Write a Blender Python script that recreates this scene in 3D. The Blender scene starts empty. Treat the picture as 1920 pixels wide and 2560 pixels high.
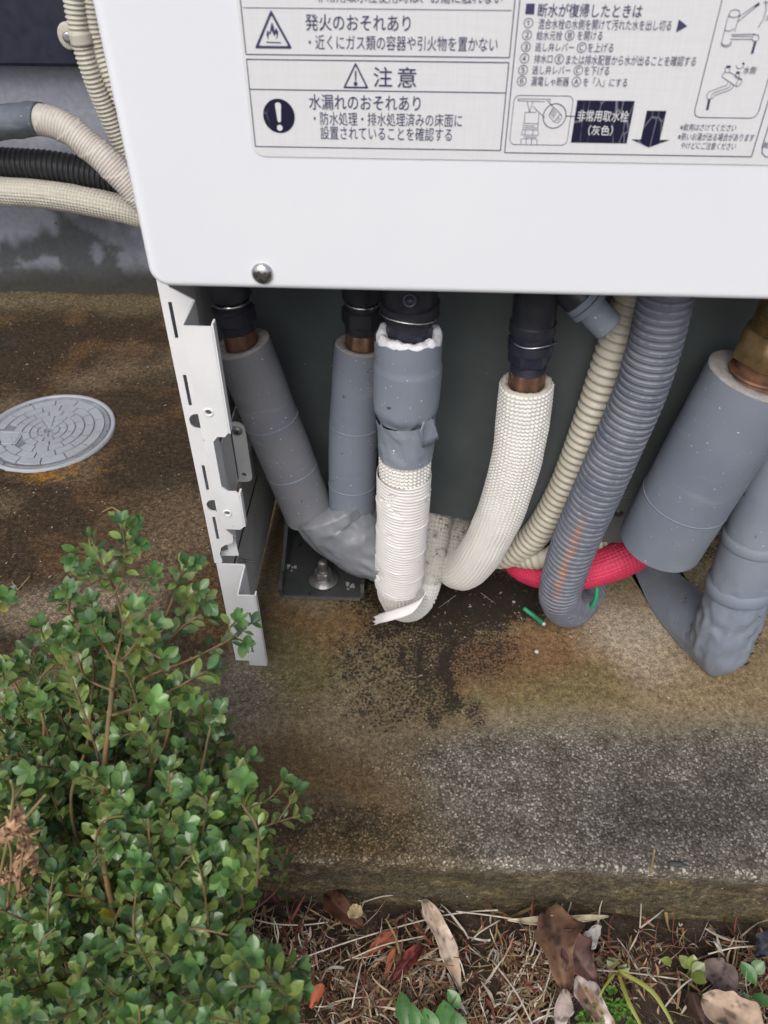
import bpy, bmesh, math, random
import numpy as np
from mathutils import Vector, Matrix
random.seed(7); RNG = np.random.default_rng(7)
scn = bpy.context.scene
COL = scn.collection

# ------------------------------------------------------------------ camera
PITCH, YAW, ROLL = math.radians(42.11), math.radians(-2.534), math.radians(.133)
FPX = 1950.0
CAM = np.array([0.15263, -0.42372, 0.56936])
_fw = np.array([math.sin(YAW)*math.cos(PITCH), math.cos(YAW)*math.cos(PITCH), -math.sin(PITCH)])
_r0 = np.array([math.cos(YAW), -math.sin(YAW), 0.0]); _u0 = np.cross(_r0, _fw)
_rt = _r0*math.cos(ROLL)+_u0*math.sin(ROLL); _up = -_r0*math.sin(ROLL)+_u0*math.cos(ROLL)
cd = bpy.data.cameras.new('camera'); cam = bpy.data.objects.new('camera', cd); COL.objects.link(cam)
cam.matrix_world = Matrix(((_rt[0], _up[0], -_fw[0], CAM[0]), (_rt[1], _up[1], -_fw[1], CAM[1]),
                           (_rt[2], _up[2], -_fw[2], CAM[2]), (0, 0, 0, 1)))
cd.sensor_fit = 'VERTICAL'; cd.sensor_height = 36; cd.lens = 36*FPX/2560
cd.clip_start = .02; cd.clip_end = 200
cd.dof.use_dof = True; cd.dof.focus_distance = .62; cd.dof.aperture_fstop = 15
scn.camera = cam

# ------------------------------------------------------------------ daylight
SUN_EL, SUN_AZ = math.radians(58), math.radians(200)
w = bpy.data.worlds.new('World'); scn.world = w; w.use_nodes = True
nt = w.node_tree; bg = nt.nodes['Background']
sky = nt.nodes.new('ShaderNodeTexSky'); sky.sky_type = 'NISHITA'; sky.sun_disc = False
sky.sun_elevation = SUN_EL; sky.sun_rotation = SUN_AZ; sky.air_density = 1.0; sky.dust_density = 4.0
hs = nt.nodes.new('ShaderNodeHueSaturation'); hs.inputs['Saturation'].default_value = .6
nt.links.new(sky.outputs[0], hs.inputs['Color']); nt.links.new(hs.outputs[0], bg.inputs[0])
bg.inputs[1].default_value = .13
sl = bpy.data.lights.new('sun', 'SUN'); sl.energy = 0.95; sl.angle = math.radians(40); sl.color = (1, .985, .965)
sun = bpy.data.objects.new('sun', sl); COL.objects.link(sun)
# light comes from above and in front of the heater (camera side)
sd = Vector((-.2, -.9, 1.05)).normalized()
sun.rotation_euler = sd.to_track_quat('Z', 'Y').to_euler()
sky.sun_rotation = math.atan2(sd.x, sd.y); sky.sun_elevation = math.asin(sd.z)
scn.view_settings.view_transform = 'Standard'; scn.view_settings.look = 'None'
scn.view_settings.gamma = 1; scn.view_settings.exposure = 0.48
scn.cycles.max_bounces = 8

# ------------------------------------------------------------------ helpers
def at(px, py, x=None, y=None, z=None):
    """a point of the photograph (1920x2560) on a plane of known x, y or z, in metres"""
    r = _fw+_rt*(px-960)/FPX-_up*(py-1280)/FPX
    if x is not None: t = (x-CAM[0])/r[0]
    elif y is not None: t = (y-CAM[1])/r[1]
    else: t = (z-CAM[2])/r[2]
    return CAM+t*r
def dist(p): return float((np.asarray(p)-CAM)@_fw)

def thing(name, label, cat, loc=(0, 0, 0), group=None):
    o = bpy.data.objects.new(name, None); COL.objects.link(o); o.location = loc
    o.empty_display_size = .02
    o['label'] = label; o['category'] = cat
    if group: o['group'] = group
    return o
def tag(o, label, cat, group=None, kind=None):
    o['label'] = label; o['category'] = cat
    if group: o['group'] = group
    if kind: o['kind'] = kind
    return o
def obj(name, V, F, m, parent=None, smooth=True, col=None, loc=None, masks=None):
    V = np.asarray(V, float).reshape(-1, 3)
    root = parent
    off = np.zeros(3)
    while root is not None:
        off = off+np.array(root.location); root = root.parent
    if parent is None: off = V.mean(0)*[1, 1, 0]+[0, 0, V[:, 2].min()] if loc is None else np.array(loc, float)
    me = bpy.data.meshes.new(name)
    if isinstance(F, np.ndarray):
        n = len(F); k = F.shape[1]
        me.vertices.add(len(V)); me.vertices.foreach_set('co', (V-off).astype(np.float32).ravel())
        me.loops.add(n*k); me.loops.foreach_set('vertex_index', F.astype(np.int32).ravel())
        me.polygons.add(n); me.polygons.foreach_set('loop_start', np.arange(0, n*k, k, dtype=np.int32))
        me.polygons.foreach_set('loop_total', np.full(n, k, dtype=np.int32))
        me.update(calc_edges=True); me.validate()
    else:
        me.from_pydata([tuple(v) for v in V-off], [], F); me.update()
    for nm, c in (('col', col), ('msk', masks)):
        if c is not None:
            a = me.color_attributes.new(nm, 'FLOAT_COLOR', 'POINT')
            c = np.asarray(c, float)
            if c.shape[1] == 3: c = np.c_[c, np.ones(len(c))]
            a.data.foreach_set('color', c.astype(np.float32).ravel())
    me.polygons.foreach_set('use_smooth', [smooth]*len(me.polygons))
    me.materials.append(m)
    o = bpy.data.objects.new(name, me); COL.objects.link(o)
    if parent is None: o.location = off
    else: o.parent = parent
    return o
def join(parts):
    V = []; F = []; n = 0
    for v, f in parts:
        v = np.asarray(v, float); V.append(v)
        F += [tuple(int(i)+n for i in q) for q in f]; n += len(v)
    return np.vstack(V), F
def bmobj(name, bm, m, parent=None, smooth=False):
    bm.normal_update()
    bmesh.ops.recalc_face_normals(bm, faces=bm.faces)
    bm.verts.index_update()
    V = [v.co[:] for v in bm.verts]; F = [[v.index for v in f.verts] for f in bm.faces]
    bm.free()
    o = obj(name, V, F, m, parent, smooth)
    return o
def autosmooth(o, ang=40):
    me = o.data
    me.polygons.foreach_set('use_smooth', [True]*len(me.polygons))
    bm = bmesh.new(); bm.from_mesh(me)
    for e in bm.edges:
        if len(e.link_faces) == 2 and e.calc_face_angle(0) > math.radians(ang): e.smooth = False
    bm.to_mesh(me); bm.free()
    return o
def catmull(P, step):
    P = np.asarray(P, float)
    Q = np.vstack([2*P[0]-P[1], P, 2*P[-1]-P[-2]])
    out = []
    for i in range(1, len(Q)-2):
        p0, p1, p2, p3 = Q[i-1:i+3]
        for t in np.linspace(0, 1, 40, endpoint=False):
            out.append(.5*((2*p1)+(-p0+p2)*t+(2*p0-5*p1+4*p2-p3)*t*t+(-p0+3*p1-3*p2+p3)*t**3))
    out.append(Q[-2]); out = np.array(out)
    s = np.r_[0, np.cumsum(np.linalg.norm(np.diff(out, axis=0), axis=1))]
    n = max(2, int(round(s[-1]/step))+1); u = np.linspace(0, s[-1], n)
    return np.c_[[np.interp(u, s, out[:, k]) for k in range(3)]].T, u
def frames(P, ref=None):
    T = np.gradient(P, axis=0); T /= np.linalg.norm(T, axis=1)[:, None]
    ref = np.array(ref if ref is not None else (0, -1, .01), float)
    N = np.zeros_like(P); n = ref-T[0]*(ref@T[0]); n /= np.linalg.norm(n)
    for i in range(len(P)):
        n = n-T[i]*(n@T[i]); n /= np.linalg.norm(n); N[i] = n
    return T, N, np.cross(T, N)
def grid_faces(m, k, wrap=True):
    i = np.arange(m-1)[:, None]; j = np.arange(k if wrap else k-1)[None, :]
    j2 = (j+1) % k
    return np.stack([i*k+j, i*k+j2, (i+1)*k+j2, (i+1)*k+j], -1).reshape(-1, 4)
def tube(P, rad, step=.003, seg=40, disp=None, caps=True, smooth_path=True, ref=None):
    """P world points; rad number or list per point; disp(s, th, S) radial metres"""
    P = np.asarray(P, float)
    if smooth_path: Q, u = catmull(P, step)
    else:
        s = np.r_[0, np.cumsum(np.linalg.norm(np.diff(P, axis=0), axis=1))]
        n = max(2, int(round(s[-1]/step))+1); u = np.linspace(0, s[-1], n)
        Q = np.c_[[np.interp(u, s, P[:, k]) for k in range(3)]].T
    if np.ndim(rad):
        d = np.r_[0, np.cumsum(np.linalg.norm(np.diff(P, axis=0), axis=1))]
        r = np.interp(u/u[-1], d/d[-1], rad)
    else: r = np.full(len(u), float(rad))
    T, N, B = frames(Q, ref)
    th = np.linspace(0, 2*math.pi, seg, endpoint=False)
    R = r[:, None]+np.zeros((1, seg))
    if disp is not None: R = R+disp(u[:, None], th[None, :], u[-1])
    V = Q[:, None, :]+R[..., None]*(np.cos(th)[None, :, None]*N[:, None, :]+np.sin(th)[None, :, None]*B[:, None, :])
    V = V.reshape(-1, 3); F = grid_faces(len(u), seg)
    if caps:
        n = len(V); V = np.vstack([V, Q[0], Q[-1]])
        j = np.arange(seg); j2 = (j+1) % seg; e = (len(u)-1)*seg
        F = np.vstack([F, np.stack([j2, j, np.full(seg, n), np.full(seg, n)], -1), np.stack([e+j, e+j2, np.full(seg, n+1), np.full(seg, n+1)], -1)])
        F = [tuple(q) if q[2] != q[3] else tuple(q[:3]) for q in F.tolist()]
    return V, F
def lathe(c, axis, prof, seg=36, hexa=None):
    """prof list of (r, h[, hex]) along axis from c"""
    a = Vector(axis).normalized(); n = a.orthogonal().normalized(); n = (Vector((0, -1, 0))-a*a.dot(Vector((0, -1, 0))))
    n = n.normalized() if n.length > .1 else a.orthogonal().normalized(); b = a.cross(n)
    V = []; c = Vector(c)
    for p in prof:
        r, h = p[0], p[1]; hx = len(p) > 2 and p[2]
        for j in range(seg):
            t = 2*math.pi*j/seg
            rr = r
            if hx:
                tt = (t+math.pi/6) % (math.pi/3)-math.pi/6
                rr = min(r*math.cos(math.pi/6)/math.cos(tt), r*.975)
            V.append(c+a*h+(n*math.cos(t)+b*math.sin(t))*rr)
    F = grid_faces(len(prof), seg).tolist()
    return np.array([v[:] for v in V]), F
def box(x0, x1, y0, y1, z0, z1):
    V = [(x, y, z) for x in (x0, x1) for y in (y0, y1) for z in (z0, z1)]
    return np.array(V, float), [(0, 1, 3, 2), (4, 6, 7, 5), (0, 4, 5, 1), (2, 3, 7, 6), (0, 2, 6, 4), (1, 5, 7, 3)]
def slabpoly(pts2, plane, d0, d1, holes=()):
    """extrude a 2-D outline. plane 'xz': pts (x,z) between y=d0..d1 ; 'yz': (y,z) between x=d0..d1 ; 'xy': z"""
    bm = bmesh.new()
    def put(p, d):
        return {'xz': (p[0], d, p[1]), 'yz': (d, p[0], p[1]), 'xy': (p[0], p[1], d)}[plane]
    edges = []
    for loop in [pts2]+list(holes):
        vs = [bm.verts.new(put(p, d0)) for p in loop]
        edges += [bm.edges.new((vs[i], vs[(i+1) % len(vs)])) for i in range(len(vs))]
    bmesh.ops.triangle_fill(bm, edges=edges, use_beauty=True)
    r = bmesh.ops.extrude_face_region(bm, geom=bm.faces[:])
    d = Vector(put((0, 0), d1))-Vector(put((0, 0), d0))
    bmesh.ops.translate(bm, vec=d, verts=[e for e in r['geom'] if isinstance(e, bmesh.types.BMVert)])
    return bm
def rrect(x0, x1, z0, z1, r=0.004, n=5, rs=None):
    rs = rs or (r, r, r, r); out = []
    for (cx, cz, a0, rr) in ((x0+rs[0], z0+rs[0], 180, rs[0]), (x1-rs[1], z0+rs[1], 270, rs[1]), (x1-rs[2], z1-rs[2], 0, rs[2]), (x0+rs[3], z1-rs[3], 90, rs[3])):
        for k in range(n+1):
            a = math.radians(a0+90*k/n); out.append((cx+rr*math.cos(a), cz+rr*math.sin(a)))
    return out
# value noise in numpy
_perm = RNG.random((64, 64, 64))
def vnoise(p):
    p = np.asarray(p, float); i = np.floor(p).astype(int); f = p-i; f = f*f*(3-2*f); r = 0
    for a in (0, 1):
        for b in (0, 1):
            for c in (0, 1):
                wgt = (f[..., 0] if a else 1-f[..., 0])*(f[..., 1] if b else 1-f[..., 1])*(f[..., 2] if c else 1-f[..., 2])
                r = r+wgt*_perm[(i[..., 0]+a) % 64, (i[..., 1]+b) % 64, (i[..., 2]+c) % 64]
    return r
def fbm(p, sc, oct=4):
    p = np.asarray(p, float)*sc; r = 0; a = .5; t = 0
    for k in range(oct):
        r = r+a*vnoise(p+17.3*k); t += a; a *= .5; p = p*2.03
    return r/t
def sstep(a, b, x):
    t = np.clip((x-a)/(b-a), 0, 1); return t*t*(3-2*t)

# ------------------------------------------------------------------ materials
class NT:
    def __init__(s, name):
        s.m = bpy.data.materials.new(name); s.m.use_nodes = True; s.t = s.m.node_tree
        s.b = s.t.nodes['Principled BSDF']; s.tc = s.n('TexCoord')
    def n(s, kind, **kw):
        o = s.t.nodes.new('ShaderNode'+kind)
        for k, v in kw.items():
            if hasattr(o, k): setattr(o, k, v)
        return o
    def l(s, a, b): s.t.links.new(a, b)
    def noise(s, scale, detail=3, rough=.55, vec=None):
        o = s.n('TexNoise'); o.inputs['Scale'].default_value = scale; o.inputs['Detail'].default_value = detail
        o.inputs['Roughness'].default_value = rough; s.l(vec or s.tc.outputs['Object'], o.inputs['Vector']); return o.outputs[0]
    def vor(s, scale, out='Distance', feature='F1', vec=None):
        o = s.n('TexVoronoi'); o.feature = feature; o.inputs['Scale'].default_value = scale
        s.l(vec or s.tc.outputs['Object'], o.inputs['Vector']); return o.outputs[out]
    def ramp(s, x, a, b, lo=0., hi=1.):
        o = s.n('MapRange'); o.clamp = True; o.inputs[1].default_value = a; o.inputs[2].default_value = b
        o.inputs[3].default_value = lo; o.inputs[4].default_value = hi; s.l(x, o.inputs[0]); return o.outputs[0]
    def math(s, op, a, b=None):
        o = s.n('Math'); o.operation = op
        for k, v in enumerate((a, b)):
            if v is None: continue
            if isinstance(v, (int, float)): o.inputs[k].default_value = v
            else: s.l(v, o.inputs[k])
        return o.outputs[0]
    def mix(s, f, a, b, mode='MIX'):
        o = s.n('MixRGB'); o.blend_type = mode
        for k, v in enumerate((f, a, b)):
            if isinstance(v, (int, float)): o.inputs[k].default_value = v
            elif isinstance(v, tuple): o.inputs[k].default_value = (*v, 1) if len(v) == 3 else v
            else: s.l(v, o.inputs[k])
        return o.outputs[0]
    def bump(s, h, strength, dist=.001):
        o = s.n('Bump'); o.inputs['Strength'].default_value = strength; o.inputs['Distance'].default_value = dist
        s.l(h, o.inputs['Height']); s.l(o.outputs[0], s.b.inputs['Normal'])
    def set(s, color=None, rough=None, metal=None, spec=None):
        for key, v in (('Base Color', color), ('Roughness', rough), ('Metallic', metal), ('Specular IOR Level', spec)):
            if v is None: continue
            if isinstance(v, tuple): s.b.inputs[key].default_value = (*v, 1)
            elif isinstance(v, (int, float)): s.b.inputs[key].default_value = v
            else: s.l(v, s.b.inputs[key])
        return s.m
def simple(name, c, rough=.5, metal=0., c2=None, vs=40, specks=None, bump=0., bs=300, spec=.5, sthr=.62, ss=350, scr=None):
    g = NT(name); c2 = c2 or tuple(x*.8 for x in c)
    col = g.mix(g.ramp(g.noise(vs, 5), .35, .65), c, c2)
    if specks:
        col = g.mix(g.ramp(g.noise(ss, 2), sthr, sthr+.05), col, specks)
    if scr:
        mp = g.n('Mapping'); mp.inputs['Scale'].default_value = (1, 1, .12); g.l(g.tc.outputs['Object'], mp.inputs[0])
        col = g.mix(g.ramp(g.noise(260, 4, vec=mp.outputs[0]), .66, .74, 0, .5), col, scr)
    if bump: g.bump(g.noise(bs, 4), bump, .0008)
    return g.set(col, g.ramp(g.noise(vs*2, 3), .3, .7, max(0, rough-.08), min(1, rough+.1)), metal, spec)

M = {}
M['panel'] = simple('white_painted_steel', (.78, .805, .845), .40, c2=(.755, .78, .825), vs=9, bump=.02, bs=500, spec=.35)
M['flange'] = simple('white_steel_flange', (.74, .74, .75), .42, c2=(.68, .68, .69), vs=40, specks=(.45, .44, .42), sthr=.73, ss=180, spec=.4)
M['body'] = simple('white_steel_side', (.66, .66, .66), .5, c2=(.5, .5, .49), vs=14, specks=(.3, .28, .25), sthr=.68, ss=120)
M['casing'] = simple('galvanised_casing', (.135, .155, .158), .38, .25, c2=(.075, .088, .092), vs=7, specks=(.3, .3, .3), sthr=.75, ss=110, bump=.03, bs=60)
M['black'] = simple('black_plastic', (.018, .019, .026), .35, c2=(.03, .032, .04), vs=60, bump=.05)
M['navyplastic'] = simple('dark_resin', (.018, .021, .038), .38, c2=(.03, .032, .046), vs=80, bump=.05)
M['steel'] = simple('stainless_steel', (.55, .55, .56), .28, 1., c2=(.42, .42, .43), vs=300)
M['screwslot'] = simple('screw_recess', (.05, .05, .05), .5)
M['zinc'] = simple('zinc_plated', (.42, .42, .42), .42, .8, c2=(.26, .26, .26), vs=200, bump=.2, bs=600)
M['copper'] = simple('dull_copper', (.23, .118, .072), .5, .5, c2=(.12, .068, .05), vs=120, specks=(.28, .45, .45), sthr=.70, ss=220)
M['brass'] = simple('tarnished_brass', (.34, .24, .12), .42, .75, c2=(.2, .13, .06), vs=140)
M['shinytape'] = simple('creased_grey_tape', (.21, .22, .24), .36, c2=(.17, .18, .20), vs=60, specks=(.32, .32, .33), sthr=.70, ss=240, bump=.12, bs=120)
M['foamwhite'] = simple('white_foam', (.78, .79, .84), .9, c2=(.68, .69, .74), vs=300, bump=.6, bs=500)
M['foamgrey'] = simple('dusty_foam', (.36, .34, .33), .95, c2=(.26, .24, .23), vs=220, bump=.5, bs=600)
def grey_pipe(name, c, c2, dust=(.42, .41, .40)):
    g = NT(name)
    col = g.mix(g.ramp(g.noise(14, 4), .35, .68), c, c2)
    col = g.mix(g.ramp(g.noise(420, 2), .72, .75), col, (.62, .62, .62))       # pale dust specks
    col = g.mix(g.ramp(g.noise(130, 3), .71, .74), col, (.07, .07, .08))       # dark flecks
    mp = g.n('Mapping'); mp.inputs['Scale'].default_value = (.25, .25, 1.0); g.l(g.tc.outputs['Object'], mp.inputs[0])
    col = g.mix(g.ramp(g.noise(70, 5, vec=mp.outputs[0]), .6, .8, 0, .4), col, dust)
    g.bump(g.noise(90, 5), .12, .002)
    return g.set(col, g.ramp(g.noise(30, 3), .3, .7, .5, .7), 0, .35)
M['grey'] = grey_pipe('grey_insulation_skin', (.152, .175, .222), (.19, .21, .248))
M['greytape'] = grey_pipe('grey_vinyl_tape', (.175, .202, .252), (.215, .24, .28))
M['greydusty'] = grey_pipe('dusty_grey_skin', (.15, .158, .182), (.20, .203, .21))
M['conduitgrey'] = NT('grey_corrugated_plastic')
def quilt(name, c, dirt=(.16, .15, .13), amt=.70, sc=60):
    g = NT(name)
    col = g.mix(g.ramp(g.noise(25, 3), .3, .7), c, tuple(x*.93 for x in c))
    col = g.mix(g.ramp(g.noise(sc, 6, .7), amt, amt+.09, 0, .8), col, dirt)
    return g.set(col, .6, 0, .3)
M['quilt'] = quilt('white_quilted_foam', (.76, .745, .70), amt=.72)
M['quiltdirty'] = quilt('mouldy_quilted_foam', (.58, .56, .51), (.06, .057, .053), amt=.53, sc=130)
M['quiltcream'] = quilt('cream_quilted_foam', (.50, .475, .41), (.3, .28, .22), amt=.72)
M['red'] = simple('crimson_quilted_foam', (.56, .028, .085), .6, c2=(.48, .03, .08), vs=60, specks=(.7, .5, .4), sthr=.75, ss=300)
M['wrap'] = simple('white_wrapping_tape', (.75, .72, .70), .6, c2=(.70, .67, .65), vs=50, bump=.15, bs=250, spec=.3)
M['beige'] = simple('beige_conduit', (.50, .47, .395), .5, c2=(.43, .40, .33), vs=40)
M['beigewall'] = simple('ivory_conduit', (.50, .475, .41), .5, c2=(.44, .42, .355), vs=40)
def corr_grey():
    g = M['conduitgrey']
    col = g.mix(g.ramp(g.noise(50, 5), .35, .7), (.115, .125, .165), (.16, .17, .20))
    col = g.mix(g.ramp(g.noise(300, 3), .66, .72, 0, .7), col, (.36, .36, .37))
    a = g.n('Attribute'); a.attribute_name = 'msk'; sp = g.n('SeparateColor'); g.l(a.outputs[0], sp.inputs[0])
    rust = g.math('MULTIPLY', sp.outputs[0], g.ramp(g.noise(160, 4), .36, .62))
    col = g.mix(rust, col, (.36, .15, .055))
    col = g.mix(sp.outputs[1], col, (.34, .34, .36))
    return g.set(col, .5, 0, .4)
M['conduitgrey'] = corr_grey()
M['blackconduit'] = simple('black_corrugated', (.022, .023, .027), .42, c2=(.035, .036, .04), vs=50)
M['green'] = simple('green_wire_sheath', (.03, .30, .15), .4, c2=(.025, .24, .12))
M['wirecore'] = simple('bright_wire_core', (.7, .7, .66), .4, .3)
M['manhole'] = simple('grey_resin_cover', (.34, .36, .40), .5, c2=(.29, .305, .33), vs=30, bump=.1, specks=(.12, .11, .1), sthr=.72, ss=160)
M['manholedark'] = simple('grey_resin_grooves', (.24, .255, .285), .6, c2=(.16, .165, .175), vs=60, specks=(.06, .055, .05), sthr=.66, ss=120)
M['ink'] = simple('label_ink', (.035, .033, .10), .5, c2=(.05, .048, .12), vs=200)
M['label'] = None
def label_mat():
    g = NT('silver_label_film')
    mp = g.n('Mapping'); mp.inputs['Scale'].default_value = (1, 1, .05); g.l(g.tc.outputs['Object'], mp.inputs[0])
    mp2 = g.n('Mapping'); mp2.inputs['Scale'].default_value = (.05, 1, 1); g.l(g.tc.outputs['Object'], mp2.inputs[0])
    k = g.math('MULTIPLY', g.noise(900, 2, vec=mp.outputs[0]), g.noise(900, 2, vec=mp2.outputs[0]))
    col = g.mix(g.ramp(k, .12, .4), (.63, .64, .655), (.67, .68, .69))
    col = g.mix(g.ramp(g.noise(18, 4), .55, .75, 0, .35), col, (.60, .595, .58))
    return g.set(col, .45, 0, .4)
M['label'] = label_mat()
def crackle():
    g = NT('crackled_ink_block')
    mp = g.n('Mapping'); mp.inputs['Scale'].default_value = (1, 1, .35); g.l(g.tc.outputs['Object'], mp.inputs[0])
    e = g.vor(210, 'Distance', 'DISTANCE_TO_EDGE', mp.outputs[0])
    col = g.mix(g.math('MULTIPLY', g.ramp(e, .0, .05, 1, 0), g.ramp(g.noise(70, 2), .42, .6, 0, .7)), (.012, .012, .036), (.30, .30, .34))
    return g.set(col, .5, 0, .2)
M['inkblock'] = crackle()
M['siding'] = simple('navy_siding', (.012, .014, .032), .45, c2=(.016, .018, .038), vs=30, bump=.1, bs=120)

def wall_mat():
    g = NT('foundation_mortar')
    a = g.n('Attribute'); a.attribute_name = 'col'
    col = g.mix(1.0, a.outputs[0], g.mix(g.ramp(g.noise(120, 5), .3, .7), (.86, .86, .86), (1.08, 1.08, 1.08)), 'MULTIPLY')
    col = g.mix(g.ramp(g.noise(95, 2), .73, .76), col, (.04, .04, .045))
    g.bump(g.noise(110, 6), .35, .003)
    return g.set(col, .85, 0, .2)
M['foundation'] = wall_mat()
def concrete_mat():
    g = NT('stained_concrete')
    a = g.n('Attribute'); a.attribute_name = 'col'; k = g.n('Attribute'); k.attribute_name = 'msk'
    sp = g.n('SeparateColor'); g.l(k.outputs[0], sp.inputs[0]); agg, mould, dark = sp.outputs
    fine = g.noise(700, 4, .7)
    base = g.mix(1., a.outputs[0], g.mix(g.ramp(fine, .3, .7), (.62, .62, .62), (1.38, 1.38, 1.38)), 'MULTIPLY')
    base = g.mix(1., base, g.mix(g.ramp(g.noise(110, 5, .65), .3, .7), (.72, .70, .68), (1.25, 1.24, 1.22)), 'MULTIPLY')
    # exposed aggregate: pale and dark chips of two sizes, edges made irregular by a warp
    wn = g.n('TexNoise'); wn.inputs['Scale'].default_value = 520; wn.inputs['Detail'].default_value = 2; g.l(g.tc.outputs['Object'], wn.inputs['Vector'])
    wv = g.n('VectorMath'); wv.operation = 'MULTIPLY_ADD'; wv.inputs[1].default_value = (.0022, .0022, .0022); g.l(wn.outputs['Color'], wv.inputs[0]); g.l(g.tc.outputs['Object'], wv.inputs[2])
    wp = wv.outputs[0]
    v = g.n('TexVoronoi'); v.inputs['Scale'].default_value = 560; g.l(wp, v.inputs['Vector'])
    sv = g.n('SeparateColor'); g.l(v.outputs['Color'], sv.inputs[0])
    core = g.ramp(v.outputs['Distance'], .35, .75, 1, 0)
    chip = g.mix(sv.outputs[0], (.36, .345, .33), (1.28, 1.25, 1.2))
    chip = g.mix(g.ramp(sv.outputs[1], .86, .92), chip, (1.9, 1.88, 1.82))
    chip = g.mix(core, (.36, .345, .32), chip)
    v2 = g.n('TexVoronoi'); v2.inputs['Scale'].default_value = 260; g.l(wp, v2.inputs['Vector'])
    s2 = g.n('SeparateColor'); g.l(v2.outputs['Color'], s2.inputs[0])
    big = g.math('MULTIPLY', g.ramp(s2.outputs[2], .86, .88), g.ramp(v2.outputs['Distance'], .25, .45, 1, 0))
    chip = g.mix(big, chip, (2.2, 2.15, 2.05))
    chip = g.mix(1., a.outputs[0], chip, 'MULTIPLY')
    chip = g.mix(1., chip, g.mix(g.ramp(g.noise(38, 5, .65), .36, .62), (.66, .63, .59), (1.16, 1.16, 1.16)), 'MULTIPLY')
    aggm = g.ramp(g.math('ADD', agg, g.ramp(g.noise(160, 3), .3, .7, -.3, .3)), .05, .95)
    sp1 = g.ramp(g.noise(620, 2, .5), .55, .68)
    base = g.mix(g.math('MULTIPLY', sp1, g.math('ADD', .35, g.math('MULTIPLY', dark, .5))), base, g.mix(1., a.outputs[0], (2.3, 2.15, 1.95), 'MULTIPLY'))
    sp2 = g.ramp(g.noise(480, 3, .6), .56, .66)
    base = g.mix(g.math('MULTIPLY', sp2, .5), base, g.mix(1., a.outputs[0], (.35, .33, .3), 'MULTIPLY'))
    mid = g.mix(g.ramp(g.noise(230, 4, .72), .36, .66), (.66, .65, .63), (1.32, 1.31, 1.29))
    base = g.mix(1., base, mid, 'MULTIPLY')
    rough_ = g.mix(g.ramp(g.noise(190, 5, .8), .40, .62), (.40, .40, .38), (1.75, 1.70, 1.6))
    base = g.mix(g.math('MULTIPLY', dark, .75), base, g.mix(1., base, rough_, 'MULTIPLY'))
    col = g.mix(aggm, base, chip)
    # black mould dots that thicken into a film
    md = g.math('ADD', g.math('ADD', g.math('MULTIPLY', g.noise(420, 3, .6), .75), g.math('MULTIPLY', g.noise(120, 4, .6), .25)), g.math('MULTIPLY', mould, .50))
    col = g.mix(g.math('MULTIPLY', g.ramp(mould, .1, .8), .5), col, g.mix(1., col, (.30, .27, .25), 'MULTIPLY'))
    col = g.mix(g.ramp(md, .69, .80, 0, .88), col, (.014, .012, .011))
    # sparse pale grit
    gr = g.n('TexVoronoi'); gr.inputs['Scale'].default_value = 150; g.l(g.tc.outputs['Object'], gr.inputs['Vector'])
    sg = g.n('SeparateColor'); g.l(gr.outputs['Color'], sg.inputs[0])
    grit = g.math('MULTIPLY', g.ramp(sg.outputs[0], .92, .93), g.ramp(gr.outputs['Distance'], .08, .14, 1, 0))
    col = g.mix(grit, col, (.45, .42, .38))
    h = g.math('ADD', g.math('MULTIPLY', fine, .6), g.math('MULTIPLY', g.math('MULTIPLY', core, aggm), .8))
    g.bump(h, .55, .0016)
    return g.set(col, g.ramp(mould, 0, 1, .88, .7), 0, .22)
M['concrete'] = concrete_mat()
def soil_mat():
    g = NT('dark_soil')
    col = g.mix(g.ramp(g.noise(60, 6, .7), .35, .65), (.028, .020, .015), (.085, .062, .045))
    col = g.mix(g.ramp(g.noise(420, 2), .64, .70), col, (.16, .13, .10))
    g.bump(g.noise(120, 8, .7), .9, .006)
    return g.set(col, .95, 0, .15)
M['soil'] = soil_mat()
def attr_mat(name, rough=.5, transl=.0, spec=.4, vs=250, veins=False):
    g = NT(name); a = g.n('Attribute'); a.attribute_name = 'col'
    col = g.mix(1., a.outputs[0], g.mix(g.ramp(g.noise(vs, 4), .3, .7), (.78, .78, .78), (1.22, 1.22, 1.22)), 'MULTIPLY')
    g.set(col, rough, 0, spec)
    g.bump(g.noise(vs*2, 3), .15, .0006)
    if transl:
        t = g.n('BsdfTranslucent'); g.l(col, t.inputs[0]); mx = g.n('MixShader'); mx.inputs[0].default_value = transl
        out = g.t.nodes['Material Output']; g.l(g.b.outputs[0], mx.inputs[1]); g.l(t.outputs[0], mx.inputs[2]); g.l(mx.outputs[0], out.inputs[0])
    return g.m
M['leaf'] = attr_mat('glossy_leaf', .30, .18, .6)
M['bark'] = simple('twig_bark', (.20, .115, .045), .7, c2=(.13, .10, .05), vs=90, bump=.3, bs=300)
M['dry'] = attr_mat('dry_grass', .75, .15, .25)
M['dead'] = attr_mat('dead_leaf', .6, .1, .3, 160)

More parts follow.
